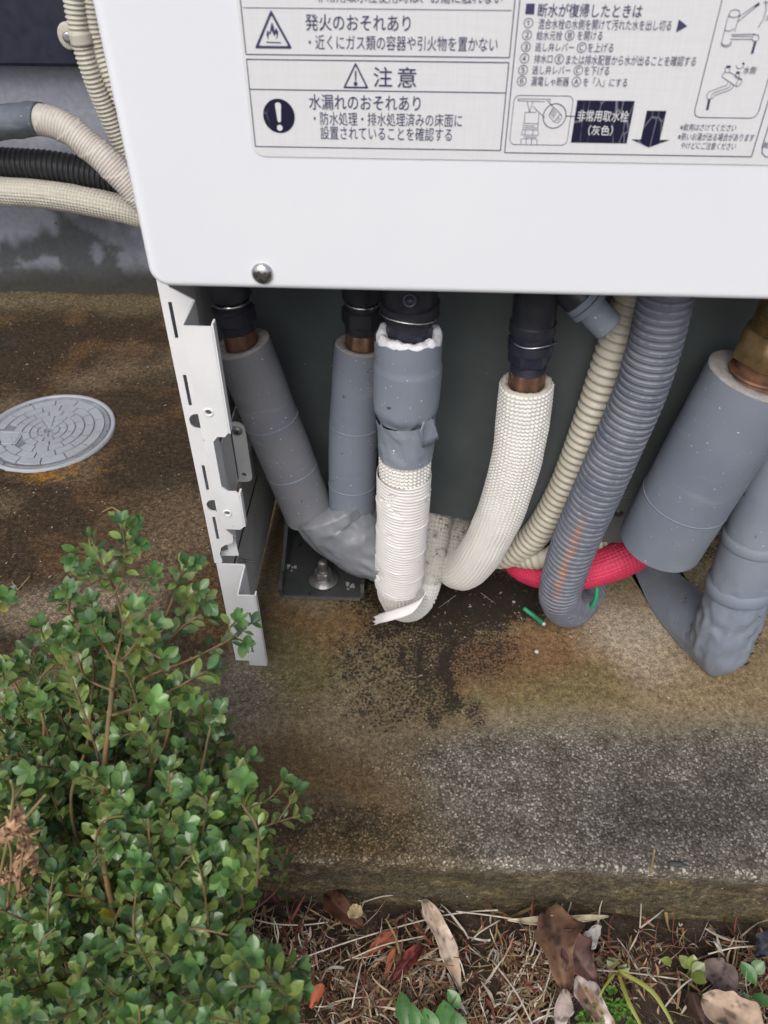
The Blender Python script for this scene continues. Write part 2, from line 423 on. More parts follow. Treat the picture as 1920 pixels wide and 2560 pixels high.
# ================================================================== SETTING
# concrete slab with its front edge: one sheet, albedo stains and front-face shade in the vertex colours
YK = -.173
def build_slab():
    xs = np.r_[np.linspace(-3, -.75, 16)[:-1], np.arange(-.75, .75, .004), np.linspace(.75, 3, 16)]
    prof = [(y, 0.) for y in np.arange(.72, YK+.008, -.004)]
    for a in np.linspace(0, 90, 6): prof.append((YK+.006-.006*math.sin(math.radians(a)), -.006+.006*math.cos(math.radians(a))))
    for z in np.arange(-.012, -.14, -.004): prof.append((YK-.02*(-z), z))
    prof = np.array(prof)
    X, Y = np.meshgrid(xs, prof[:, 0]); Z = np.repeat(prof[:, 1][:, None], len(xs), 1)
    V = np.stack([X, Y, Z], -1)
    n1 = fbm(V, 9, 5); n2 = fbm(V+5, 28, 4); n3 = fbm(V+9, 70, 3)
    U = Y+Z*1.0
    V[..., 2] += (n1-.5)*.004*(Z > -.001)+(n3-.5)*.0016
    V[..., 2] -= .004*(((X+.2923)**2+(Y-.333)**2) < .0765**2)
    V[..., 1] += (n2-.5)*.006*(Z < -.01)+(n3-.5)*.004*(Z < -.004)
    V[..., 1] += (fbm(np.stack([X, X*0, X*0], -1), 12, 4)-.5)*.005*(Y < YK+.01)
    wx = X+(fbm(V+31, 11, 4)-.5)*.10; wy = Y+(fbm(V+47, 11, 4)-.5)*.10
    wx2 = X+(n2-.5)*.035; wy2 = Y+(fbm(V+3, 30, 4)-.5)*.035
    def blob(px, py, rx, ry, soft=1., ww=0):
        c = at(px, py, z=0); a, b = (wx, wy) if not ww else (wx2, wy2)
        d = np.sqrt(((a-c[0])/rx)**2+((b-c[1])/ry)**2)
        return 1-sstep(1-soft*.5, 1+soft*.5, d)
    def lay(c, f, k): return c*(1-f[..., None])+np.array(k)*f[..., None]
    C = np.zeros(V.shape)+np.array((.20, .155, .094))
    C = lay(C, sstep(.4, .62, n2)*.5, (.255, .21, .14))
    C = lay(C, blob(640, 1620, .07, .05, 1.2)*.55, (.17, .155, .055))
    C = lay(C, blob(1350, 1740, .10, .02, 1.3)*.7, (.125, .115, .045))
    C = lay(C, blob(1000, 1330, .20, .06, 1)*.6, (.12, .085, .05))
    C = lay(C, blob(820, 1530, .06, .018, 1.2)*.6, (.21, .125, .05))
    C = lay(C, blob(1480, 1640, .085, .045, 1)*.75, (.205, .12, .055))
    C = lay(C, blob(1250, 1680, .05, .03, 1)*.75, (.18, .10, .055))
    C = lay(C, blob(1610, 1640, .055, .042, 1.3)*.85, (.40, .36, .29))
    C = lay(C, blob(1850, 1720, .12, .035, 1)*.5, (.24, .18, .10))
    # aggregate (front of the slab)
    front = sstep(-.030, -.075, Y+(wy-Y)*.35+.03*sstep(.30, .10, X))
    right = sstep(.08, .20, X+(wx-X)*.6+.45*(Y+.06))
    agg = front*(.22+.78*right)
    agg = np.maximum(agg, blob(560, 1760, .06, .06, 1.4)*.6)
    agg = np.maximum(agg, sstep(-.125, -.15, wy2)*sstep(.02, .1, wx))
    C = lay(C, front*right, (.20, .19, .17))
    C = lay(C, front*(1-right)*.8, (.16, .112, .06))
    C = lay(C, blob(820, 1990, .075, .045, 1.)*.75, (.125, .085, .045))
    C = lay(C, blob(1010, 1850, .07, .03, 1.)*.6, (.15, .115, .07))
    C = lay(C, blob(800, 2080, .08, .02, 1.)*.6, (.10, .08, .055))
    C = lay(C, blob(1680, 2010, .07, .035, 1.3)*.75, (.09, .085, .085))
    C = lay(C, blob(1800, 2100, .10, .02, 1.2)*.4, (.15, .14, .13))
    C = lay(C, blob(540, 1760, .05, .05, 1.4)*.7, (.20, .18, .155))
    # dark mossy side beyond the heater
    left = sstep(.004, -.012, X+(n3-.5)*.008+.0*Y)
    left = left*sstep(-.06, -.0, wy+.0)
    lc = np.zeros(V.shape)+np.array((.040, .028, .018))
    lc = lay(lc, sstep(.48, .70, n2), (.075, .048, .026))
    lc = lay(lc, sstep(.52, .72, n1)*.8, (.032, .029, .022))
    lc = lay(lc, sstep(.56, .76, fbm(V+77, 8, 4))*.8, (.13, .10, .07))
    lc = lay(lc, blob(190, 1500, .07, .035, 1.2)*.7, (.21, .175, .135))
    lc = lay(lc, blob(420, 1330, .05, .06, 1.2)*.75, (.12, .09, .06))
    lc = lay(lc, blob(225, 1168, .022, .010, 1.5, 1)*.6*(n3 > .45), (.22, .115, .03))
    lc = lay(lc, blob(125, 1190, .022, .008, 1.5, 1)*.75*(n3 > .42), (.25, .125, .022))
    lc = lay(lc, sstep(.60, .68, wy2)*.9, (.135, .11, .07))
    lc = lay(lc, sstep(.69, .70, wy2)*.8, (.05, .045, .035))
    C = C*(1-left[..., None])+lc*left[..., None]
    # strip under the side skirt
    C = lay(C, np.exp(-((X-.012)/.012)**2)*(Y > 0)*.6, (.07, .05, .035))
    # front edge face: moss tones, plus its shade painted into the colour
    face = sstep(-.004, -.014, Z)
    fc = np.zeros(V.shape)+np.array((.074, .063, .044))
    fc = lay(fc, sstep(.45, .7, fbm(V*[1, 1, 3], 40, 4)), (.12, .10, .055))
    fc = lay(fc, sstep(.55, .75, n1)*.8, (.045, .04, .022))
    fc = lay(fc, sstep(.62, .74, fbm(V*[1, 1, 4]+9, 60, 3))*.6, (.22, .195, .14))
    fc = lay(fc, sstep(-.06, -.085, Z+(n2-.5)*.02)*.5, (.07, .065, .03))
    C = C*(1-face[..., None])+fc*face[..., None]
    C = lay(C, np.exp(-((U-(YK-.002))/.004)**2)*.35*(n2 > .42), (.33, .31, .26))
    agg = agg*(1-left)*(1-face*.75)
    # black mould under the hoses, with drips running to the front
    mo = blob(1180, 1490, .10, .045, 1.7)*.9
    mo = np.maximum(mo, blob(1110, 1550, .045, .035, 1.6, 1)*.7)
    for px, py, rx, ry, s in ((985, 1650, .0055, .022, .75), (1050, 1660, .006, .034, .8), (1122, 1650, .010, .034, .75), (940, 1640, .05, .045, .46), (1010, 1740, .06, .04, .44), (1060, 1780, .012, .016, .62), (1125, 1745, .014, .02, .66), (1175, 1770, .012, .018, .5), (1060, 1650, .045, .05, .56), (975, 1540, .03, .03, .62), (930, 1620, .045, .03, .45), (900, 1690, .06, .035, .35), (1280, 1490, .05, .03, .8), (1200, 1620, .04, .04, .5)):
        mo = np.maximum(mo, blob(px, py, rx, ry, 1.3, 1)*s)
    mo = np.maximum(mo, sstep(.11, .16, wy)*(X > .03)*.5)
    mo = np.maximum(mo, sstep(-.12, .0, wy)*.16+.02)
    mo = mo*(1-left)*(1-face)
    K = np.stack([agg, mo, np.maximum(left, face)], -1)
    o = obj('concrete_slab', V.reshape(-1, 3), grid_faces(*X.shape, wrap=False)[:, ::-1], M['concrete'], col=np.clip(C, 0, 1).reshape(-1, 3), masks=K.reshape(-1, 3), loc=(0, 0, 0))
    o['kind'] = 'structure'
build_slab()

def soil_h(x, y):
    p = np.stack([x, y, 0*x], -1)
    return -.078+(fbm(p, 14, 4)-.5)*.022+(fbm(p+4, 60, 3)-.5)*.008
def build_soil():
    xs = np.r_[-60, -20, -6, -2, np.arange(-.9, 1.1, .008), 2, 6, 20, 60]
    ys = np.r_[-60, -20, -6, -2, -1, np.arange(-.6, -.15, .006), -.1]
    X, Y = np.meshgrid(xs, ys); Z = soil_h(X, Y)
    Z = np.where(Y > -.12, -.12, Z)
    o = obj('soil_ground', np.stack([X, Y, Z], -1).reshape(-1, 3), grid_faces(*X.shape, wrap=False), M['soil'], loc=(0, 0, 0))
    o['kind'] = 'structure'
    xs = np.r_[-60, -3.001]
build_soil()

# house wall: rendered foundation below navy cladding boards
YW = .700
def build_house():
    h = thing('house_wall', 'grey rendered house foundation under dark navy cladding boards, behind the heater', 'house wall', (0, YW, 0))
    xs = np.r_[np.linspace(-3, -.9, 8)[:-1], np.arange(-.9, .1, .005), np.linspace(.1, 3, 10)]; zs = np.arange(-.05, .345, .005)
    X, Z = np.meshgrid(xs, zs); Y = np.full_like(X, YW)
    V = np.stack([X, Y, Z], -1)
    n1 = fbm(V*[1, 1, .55], 14, 5); n2 = fbm(V+3, 45, 4)
    V[..., 1] += (n2-.5)*.004
    C = np.zeros(V.shape)+np.array((.29, .305, .365))
    def lay(c, f, k): return c*(1-f[..., None])+np.array(k)*f[..., None]
    C = lay(C, sstep(.4, .7, n2)*.5, (.32, .33, .38))
    edge = .115+(n1-.5)*.26+.02*np.sin(X*30)
    C = lay(C, sstep(.02, -.02, Z-edge)*.88, (.055, .06, .06))
    C = lay(C, sstep(.54, .62, fbm(V+21, 24, 4))*sstep(.16, .05, Z)*sstep(.02, .05, Z)*.75, (.26, .275, .33))
    C = lay(C, sstep(.05, .01, Z+(n1-.5)*.05)*.8, (.045, .043, .035))
    C = lay(C, sstep(.31, .345, Z+(n2-.5)*.02)*.5, (.09, .09, .08))  # top band: shadow below the cladding, painted into the wall colour
    obj('foundation', V.reshape(-1, 3), grid_faces(*X.shape, wrap=False), M['foundation'], h, col=C.reshape(-1, 3))
    zt = .325
    for k in range(12):
        z0 = zt+k*.1005 if k else zt
        prof = [(0.0, z0+.0), (-.028, z0), (-.030, z0+.003), (-.024, z0+.092), (-.016, z0+.0985), (0.0, z0+.0985)]
        V = []; F = []
        if k == 0: prof = [(0, z0), (-.034, z0), (-.036, z0+.004), (-.036, z0+.078), (-.030, z0+.086), (0, z0+.098)]
        for x in (-3, 3):
            for y, z in prof: V.append((x, YW+y, z))
        n = len(prof)
        F = [(i, (i+1) % n, n+(i+1) % n, n+i) for i in range(n)]
        obj('cladding_board', V, F, M['siding'], h, smooth=False)
    V, F = join([box(-3, 3, YW+.001, YW+.15, .30, 3.6), box(-.372, -.366, YW-.033, YW, zt+.1, zt+.2)])
    obj('wall_core', V, F, M['siding'], h, smooth=False)
build_house()

# ================================================================== WATER HEATER
YP = -.034
XL, XR = .0085, .64
ZB = .3755
heater = thing('water_heater', 'tall white hot water tank cabinet with a warning label, its lower front cover removed', 'water heater', (.32, .3, 0))
def panel():
    pts = rrect(XL, XR, ZB, 1.7, rs=(.0105, .006, .003, .003), n=8)
    bm = slabpoly(pts, 'xz', YP, YP+.022)
    bmesh.ops.dissolve_limit(bm, angle_limit=.001, verts=bm.verts[:], edges=bm.edges[:])
    es = [e for e in bm.edges if all(abs(v.co.y-YP) < 1e-5 for v in e.verts)]
    bmesh.ops.bevel(bm, geom=es, offset=.004, segments=4, profile=.5, affect='EDGES')
    o = bmobj('front_panel', bm, M['panel'], heater); autosmooth(o, 35)
panel()
V, F = join([box(XL+.004, XR-.004, -.011, .60, .374, 1.69)])
obj('cabinet_body', V, F, M['body'], heater, smooth=False)
# tank casing behind the pipes
def casing():
    c = [(.007, .137), (.05, .126), (.1, .112), (.2, .088), (.32, .064), (.43, .080), (.55, .135), (.64, .2)]
    P, u = catmull([(x, y, 0) for x, y in c], .008)
    zs = [.10, .1015, .16, .22, .28, .372]
    V = []; n = len(P)
    for k, z in enumerate(zs):
        for p in P: V.append((p[0], p[1]+(.0015 if k == 0 else 0), z))
    F = grid_faces(len(zs), n, wrap=False).tolist()
    b = len(V)
    for p in P: V.append((p[0], .5, .10))
    for i in range(n-1): F.append((i, b+i, b+i+1, i+1))
    o = obj('tank_casing', V, F, M['casing'], heater); autosmooth(o, 40)
casing()
def phillips(c, r, h, nm='screw', parent=heater, mat='steel', axis=(0, -1, 0)):
    prof = [(r*1.0, 0), (r*1.0, h*.18), (r*.93, h*.45), (r*.78, h*.72), (r*.5, h*.92), (r*.2, h), (.0002, h*1.01)]
    V, F = lathe(c, axis, prof, 32)
    o = obj(nm, V, F, M[mat], parent)
    a = r*.5; t = r*.10; y = c[1]-h*1.0
    bx = [box(c[0]-a, c[0]+a, y-.0004, y+.001, c[2]-t, c[2]+t), box(c[0]-t, c[0]+t, y-.00045, y+.001, c[2]-a, c[2]+a)]
    V, F = join(bx); V = np.asarray(V)
    ang = math.radians(35); d = V-np.array(c); x = d[:, 0]*math.cos(ang)-d[:, 2]*math.sin(ang); z = d[:, 0]*math.sin(ang)+d[:, 2]*math.cos(ang)
    V = np.c_[c[0]+x, V[:, 1], c[2]+z]
    obj('cross_recess', V, F, M['screwslot'], o, smooth=False)
    return o
s = at(656, 683, y=YP); phillips((s[0], YP, s[2]), .0058, .0034, 'panel_screw')

# --- front post of the frame (left), a folded steel strip with slots and a flange
def P2(px, py, y): p = at(px, py, y=y); return (p[0], p[2])
def Z4(x, y): return (350+x*650/1659, 600+y*650/1659)
def Z7(x, y): return (350+x*650/1659, 1100+y*650/1659)
def slot(cx, cz, w, h, r=None, n=4):
    r = r or min(w, h)/2; return rrect(cx-w/2, cx+w/2, cz-h/2, cz+h/2, r*.98, n)
def post():
    # strip, in the plane y = 0
    tl = (.0, .376); xr = .0205
    out = [(0, .126), (.0055, .1255), (.0065, .129), (.0055, .136), (.0075, .143), (.0105, .146), (.0155, .1475), (.018, .150), (.0185, .160), (.0185, .185), (xr, .2), (xr, .351), (.0068, .3590), (.0045, .3640), (.0035, .3775), (0, .3775)]
    holes = []
    for (a, b) in ((Z4(190, 395), Z4(236, 630)), (Z4(283, 860), Z4(323, 1060)), (Z4(402, 1437), Z4(433, 1600)), (Z7(468, 490), Z7(500, 637))):
        A = at(*a, y=0); B = at(*b, y=0)
        holes.append(slot((A[0]+B[0])/2, (A[2]+B[2])/2, .0023, A[2]-B[2], .0004, 2))
    for (a, b) in ((Z4(305, 1105), Z4(400, 1210)), (Z7(418, 378), Z7(502, 462))):
        A = at(*a, y=0); B = at(*b, y=0)
        x0 = A[0]; x1 = xr-.0004; h = abs(A[2]-B[2])*.92; zc = (A[2]+B[2])/2
        holes.append(rrect(x0, x1, zc-h/2, zc+h/2, rs=(h*.45, .001, .001, h*.45), n=6))
    bm = slabpoly(out, 'xz', 0, .0012, holes)
    o = bmobj('post_strip', bm, M['flange'], heater); autosmooth(o)
    # dark backing seen through the holes is the post's own inner return
    obj('post_return', *box(.0004, .0014, .0016, .035, .13, .372), M['body'], heater, smooth=False)
    # web towards the front (x = .0205)
    def F_(x, y): p = at(*Z4(x, y), y=-.03); return (p[0], p[2])
    fl = [F_(275, 545), F_(425, 548), F_(437, 533), F_(455, 548)]
    z_top = .351
    zc0 = at(*Z4(500, 1250), y=-.03)[2]; zc1 = at(*Z4(560, 1600), y=-.03)[2]; zb = at(*Z7(560, 562), y=-.03)[2]
    xr2 = .0375
    cut = .0265
    pts = [(.0205, z_top), (xr2, z_top), (xr2, zc0+.004), (xr2-.003, zc0), (cut+.003, zc0), (cut, zc0-.004), (cut, zc1+.004), (cut+.004, zc1), (xr2-.002, zc1), (xr2, zc1-.002), (xr2, zb+.003), (xr2-.003, zb), (.0225, zb), (.0205, zb+.003)]
    h1 = at(*Z4(440, 1093), y=-.03); h2 = at(*Z7(560, 460), y=-.03)
    circ = lambda c, r: [(c[0]+r*math.cos(t), c[2]+r*math.sin(t)) for t in np.linspace(0, 2*math.pi, 20, endpoint=False)]
    bm = slabpoly(pts, 'xz', -.0312, -.03, [circ(h1, .0019), circ(h2, .0019)])
    o = bmobj('flange', bm, M['flange'], heater); autosmooth(o)
    for hh in (h1, h2):       # pressed dimple round each hole
        V, F = lathe((hh[0], -.0312, hh[2]), (0, -1, 0), [(.0034, -.0002), (.0030, .0005), (.0022, .0006), (.0018, -.0006)], 24)
        obj('hole_rim', V, F, M['flange'], o)
    for bx in (box(xr2-.0002, xr2+.001, -.0312, -.025, zc0+.003, z_top+.0016), box(xr2-.0002, xr2+.001, -.0312, -.026, zb+.003, zc1-.001)):
        obj('flange_lip', *bx, M['flange'], o, smooth=False)
    w = [(-.03, z_top), (0.0, z_top), (0.0, .20), (0.0, .155), (-.03, zb+.004)]
    bm = slabpoly(w, 'yz', .0197, .0209)
    bmobj('web', bm, M['flange'], heater)
    # lower cover: separate Z-shaped piece down to the ground
    zt = .1248; xw = .0235
    bm = slabpoly([(.0012, 0.001), (xw, 0.001), (xw, zt), (.0012, zt)], 'xz', 0, .0011)
    o = bmobj('lower_strip', bm, M['flange'], heater)
    bm = slabpoly([(-.031, zt), (0, zt), (0, .020), (-.031, .045)], 'yz', xw-.0003, xw+.0009); bmobj('lower_web', bm, M['flange'], heater)
    zf = at(648, 1661, y=-.031)[2]; hc = at(*Z7(660, 1325), y=-.031)
    bm = slabpoly([(xw, zf), (xw+.0135, zf), (xw+.0135, zt), (xw, zt)], 'xz', -.0322, -.031, [rrect(xw+.0006, xw+.0055, hc[2]-.006, hc[2]+.009, .0005, 2)])
    o = bmobj('lower_flange', bm, M['flange'], heater)
    obj('lower_lip', *box(xw+.0133, xw+.0143, -.0322, -.027, zf, zt), M['flange'], heater, smooth=False)
    # tab under the strip
    bm = slabpoly([(.0045, .128), (.0185, .129), (.018, .148), (.012, .149), (.0105, .134), (.0045, .133)], 'xz', .006, .007); bmobj('lower_tab', bm, M['flange'], heater)
    # side skirts, seen edge-on from inside
    obj('side_skirt', *join([box(.0005, .0018, .010, .60, .128, .372)]), M['body'], heater, smooth=False)
    bm = slabpoly([(.002, .003), (.58, .003), (.58, .13), (.06, .13), (.002, .128)], 'yz', .0035, .0047)
    obj_ = bmobj('skirt_lower', bm, M['body'], heater)
    V, F = join([box(.0048, .0058, .012+.0, .5, .092, .0932)]); obj('skirt_seam', V, F, M['screwslot'], heater, smooth=False)
    # self-tapping screw poking inwards
    c = at(*Z7(645, 768), x=.0062)
    prof = [(.0022, 0), (.0022, .0006)]
    for k in range(7): prof += [(.0010, .0012+k*.0013), (.0018-.00012*k, .0018+k*.0013)]
    prof += [(.0002, .0115)]
    V, F = lathe(c, (1, -.1, 0), prof, 16); obj('tapping_screw', V, F, M['zinc'], heater)
post()
# bracket plate with a screw and a hole
def bracket():
    Y = .060
    p = lambda x, y: (lambda q: (q[0], q[2]))(at(*Z4(x, y), y=Y))
    tl, tr, br, bl = p(590, 1165), p(670, 1170), p(715, 1525), p(630, 1560)
    x0 = min(tl[0], bl[0]); x1 = (tr[0]+br[0])/2
    pts = rrect(x0, x1, bl[1]+.003, tl[1], rs=(.001, .006, .006, .001))
    hc = p(663, 1498)
    hole = [(hc[0]+.002*math.cos(t), hc[1]+.002*math.sin(t)) for t in np.linspace(0, 2*math.pi, 16, endpoint=False)]
    bm = slabpoly(pts, 'xz', Y, Y+.0015, [hole]); o = bmobj('bracket_plate', bm, M['body'], heater)
    obj('bracket_fold', *join([box(x0-.0012, x0+.0002, Y-.028, Y+.0015, bl[1]+.003, tl[1]), box(x0, x0+.001, Y, .14, bl[1]+.006, tl[1]-.002)]), M['body'], heater, smooth=False)
    c = p(618, 1218); phillips((c[0], Y, c[1]), .0042, .002, 'bracket_screw', o, 'zinc')
bracket()
# anchor foot: channel with bolt
def foot():
    A = at(*Z7(890, 985), z=.004); B = at(*Z7(1430, 1010), z=.004)
    x0, x1 = A[0], B[0]; y0 = (A[1]+B[1])/2; y1 = .33; t = .0035
    V = []; secs = []
    # cross-section: left wall - floor - right wall, wall height grows towards the back
    ys = [y0, y0+.004, y0+.02, y0+.05, y0+.09, y1]; hs_ = [.010, .018, .020, .034, .07, .11]
    F = []
    r = .006
    for y, h in zip(ys, hs_):
        inner = [(x0+t, h)]; outer = [(x0, h)]
        pr = [(x0, h), (x0, r)]+[(x0+r-r*math.cos(a), r-r*math.sin(a)) for a in np.linspace(.3, math.pi/2, 4)]
        pr += [(x1-r+r*math.sin(a), r-r*math.cos(a)) for a in np.linspace(0, math.pi/2-.3, 4)]+[(x1, r), (x1, h)]
        pin = [(x1-t, h), (x1-t, r)]+[(x1-r+(r-t)*math.sin(a), r-(r-t)*math.cos(a)) for a in np.linspace(math.pi/2-.3, 0, 4)]
        pin += [(x0+r-(r-t)*math.cos(a), r-(r-t)*math.sin(a)) for a in np.linspace(math.pi/2, .3, 4)]+[(x0+t, r), (x0+t, h)]
        for q in pr+pin: V.append((q[0], y, q[1]+.0015))
        n = len(pr+pin)
    for k in range(len(ys)-1):
        for j in range(n): F.append((k*n+j, k*n+(j+1) % n, (k+1)*n+(j+1) % n, (k+1)*n+j))
    F.append(tuple(range(n)))
    o = obj('anchor_foot', V, F, M['footmetal'], heater); autosmooth(o, 35)
    V, F = join([box(x0+.004, x1-.004, y0-.0015, y0+.0015, .0008, .0024)]); obj('foot_edge', V, F, M['zinc'], heater, smooth=False)
    c = at(*Z7(1172, 890), z=.006)
    prof = [(.0145, 0), (.0145, .0015), (.0125, .0030), (.0095, .0045), (.0095, .0045), (.0090, .0046, 1), (.0090, .0125, 1), (.0075, .0135), (.0045, .0136)]
    V, F = lathe(c, (0, 0, 1), prof, 36); b = obj('anchor_nut', V, F, M['zinc'], heater); autosmooth(b, 40)
    prof = []
    for k in range(8): prof += [(.0050, .0136+k*.0014), (.0043, .0143+k*.0014)]
    prof += [(.0044, .0252), (.0034, .0262), (.0001, .0266)]
    V, F = lathe(c, (0, 0, 1), prof, 24); obj('stud', V, F, M['zinc'], b)
    V, F = lathe((c[0], c[1]-.002, .0058), (0, 0, 1), [(.013, 0), (.0128, .0016), (.001, .0017)], 30); obj('rubber_washer', V, F, M['black'], b)
    # mortar crumbs stuck in the corners
    for px, py in ((950, 820), (1355, 935)):
        q = at(*Z7(px, py), z=.008); parts = []
        for k in range(7):
            e = q+RNG.normal(0, .0028, 3)*[1, 1, .5]; r_ = RNG.uniform(.0012, .003)
            v = RNG.normal(0, 1, (14, 3)); v /= np.linalg.norm(v, axis=1)[:, None]
            bm = bmesh.new(); [bm.verts.new(e+x*r_*RNG.uniform(.6, 1.1)) for x in v]; bmesh.ops.convex_hull(bm, input=bm.verts[:])
            bm.verts.index_update(); bm.verts.ensure_lookup_table(); parts.append(([x.co[:] for x in bm.verts], [[x.index for x in f.verts] for f in bm.faces])); bm.free()
        V, F = join(parts); obj('mortar_crumbs', V, F, M['foamgrey'], o, smooth=False)
M['footmetal'] = simple('dark_coated_steel', (.055, .06, .062), .45, .2, c2=(.085, .09, .09), vs=30, specks=(.012, .012, .012), sthr=.66, ss=160, bump=.08)
foot()
# embossed discs and marks on the casing, small screw
def casing_marks():
    c = at(1547, 1284, y=.064); phillips((c[0], .0645, c[2]), .004, .002, 'casing_screw', heater, 'black')
    q = at(1562, 1236, y=.064)
    P = [(q[0]+.0105*math.cos(t), .0645, q[2]+.0105*math.sin(t)) for t in np.linspace(0, 2*math.pi, 40)]
    V, F = tube(P, .0003, .002, 6, caps=False)
    o = obj('stamped_disc', V, F, M['casingmark'], heater, smooth=False)
    for dz in (.003, .0, -.003):
        obj('stamped_line', *box(q[0]-.006, q[0]+.006, .0638, .0646, q[2]+dz-.0003, q[2]+dz+.0003), M['casingmark'], o, smooth=False)
    for k in range(3):
        e = at(1722, 852+k*10, y=.068); obj('stamped_line', *box(e[0]-.004, e[0]+.004, .0668, .0685, e[2]-.0003, e[2]+.0003), M['casingmark'], heater, smooth=False)
M['casingmark'] = simple('stamped_steel', (.17, .18, .18), .4)
casing_marks()

# ------------------------------------------------------------------ the label
YL = YP-.0006
def Z2p(x, y): return (580+x*700/1659, y*700/1659)
def Z3p(x, y): return (1240+x*680/1659, y*680/1659)
def L(p, d=0): q = at(*p, y=YL-.0003-d); return np.array([q[0], q[2]])
la = L(Z2p(28, 0)); lb = L(Z2p(125, 900)); zl = L(Z2p(900, 940))[1]
xl = lb[0]-.0003
bm = slabpoly(rrect(xl, .60, zl, .72, .006, 6), 'xz', YL, YP+.0005)
label = bmobj('warning_label', bm, M['label'], heater)
def ribbon(pts, w, d=0):
    """flat line of width w through label points (x,z)"""
    P = np.array(pts, float); T = np.gradient(P, axis=0) if len(P) > 2 else np.repeat([P[1]-P[0]], 2, 0)
    if len(P) > 2:
        T[0] = P[1]-P[0]; T[-1] = P[-1]-P[-2]
    T /= np.linalg.norm(T, axis=1)[:, None]+1e-12
    N = np.c_[-T[:, 1], T[:, 0]]*w/2
    A = P+N; B = P-N; y = YL-.0002-d
    V = [(a[0], y, a[1]) for a in A]+[(b[0], y, b[1]) for b in B]; n = len(P)
    return V, [(i, i+1, n+i+1, n+i) for i in range(n-1)]
def poly(pts, d=0): return [(p[0], YL-.0002-d, p[1]) for p in pts], [tuple(range(len(pts)))]
def lines(name, segs, w, conv, mat='ink', d=0, extra=(), parent=None):
    parts = [ribbon([L(conv(*p)) for p in s], w, d) for s in segs]+list(extra)
    V, F = join(parts); return obj(name, V, F, M[mat], parent or label, smooth=False)
_dg = None
def text(s, conv, x0, y0, x1, y1, name='lettering', mat='ink', d=0., bold=0., parent=None):
    """letters fitted to a box measured on the photograph's label"""
    a = L(conv(x0, (y0+y1)/2)); b = L(conv(x1, (y0+y1)/2)); hh = abs(L(conv((x0+x1)/2, y0))[1]-L(conv((x0+x1)/2, y1))[1])
    zc = (L(conv(x0, (y0+y1)/2))[1]+L(conv(x1, (y0+y1)/2))[1])/2
    cu = bpy.data.curves.new('t', 'FONT'); cu.body = s; cu.size = 1; cu.resolution_u = 3; cu.offset = bold
    o = bpy.data.objects.new('t', cu); COL.objects.link(o)
    me = bpy.data.meshes.new_from_object(o.evaluated_get(bpy.context.evaluated_depsgraph_get()))
    V = np.array([v.co[:] for v in me.vertices]); F = [tuple(p.vertices) for p in me.polygons]
    bpy.data.objects.remove(o); bpy.data.curves.remove(cu); bpy.data.meshes.remove(me)
    lo, hi = V.min(0), V.max(0)
    X = a[0]+(V[:, 0]-lo[0])/(hi[0]-lo[0])*(b[0]-a[0]); Zz = zc+((V[:, 1]-lo[1])/(hi[1]-lo[1])-.5)*hh
    obj(name, np.c_[X, np.full(len(X), YL-.0003-d), Zz], F, M[mat], parent or label, smooth=False)
LW = .00042
def ring(c, rx, n=24, sq=1.0): return [(c[0]+rx*math.cos(t), c[1]+rx*sq*math.sin(t)) for t in np.linspace(0, 2*math.pi, n+1)]
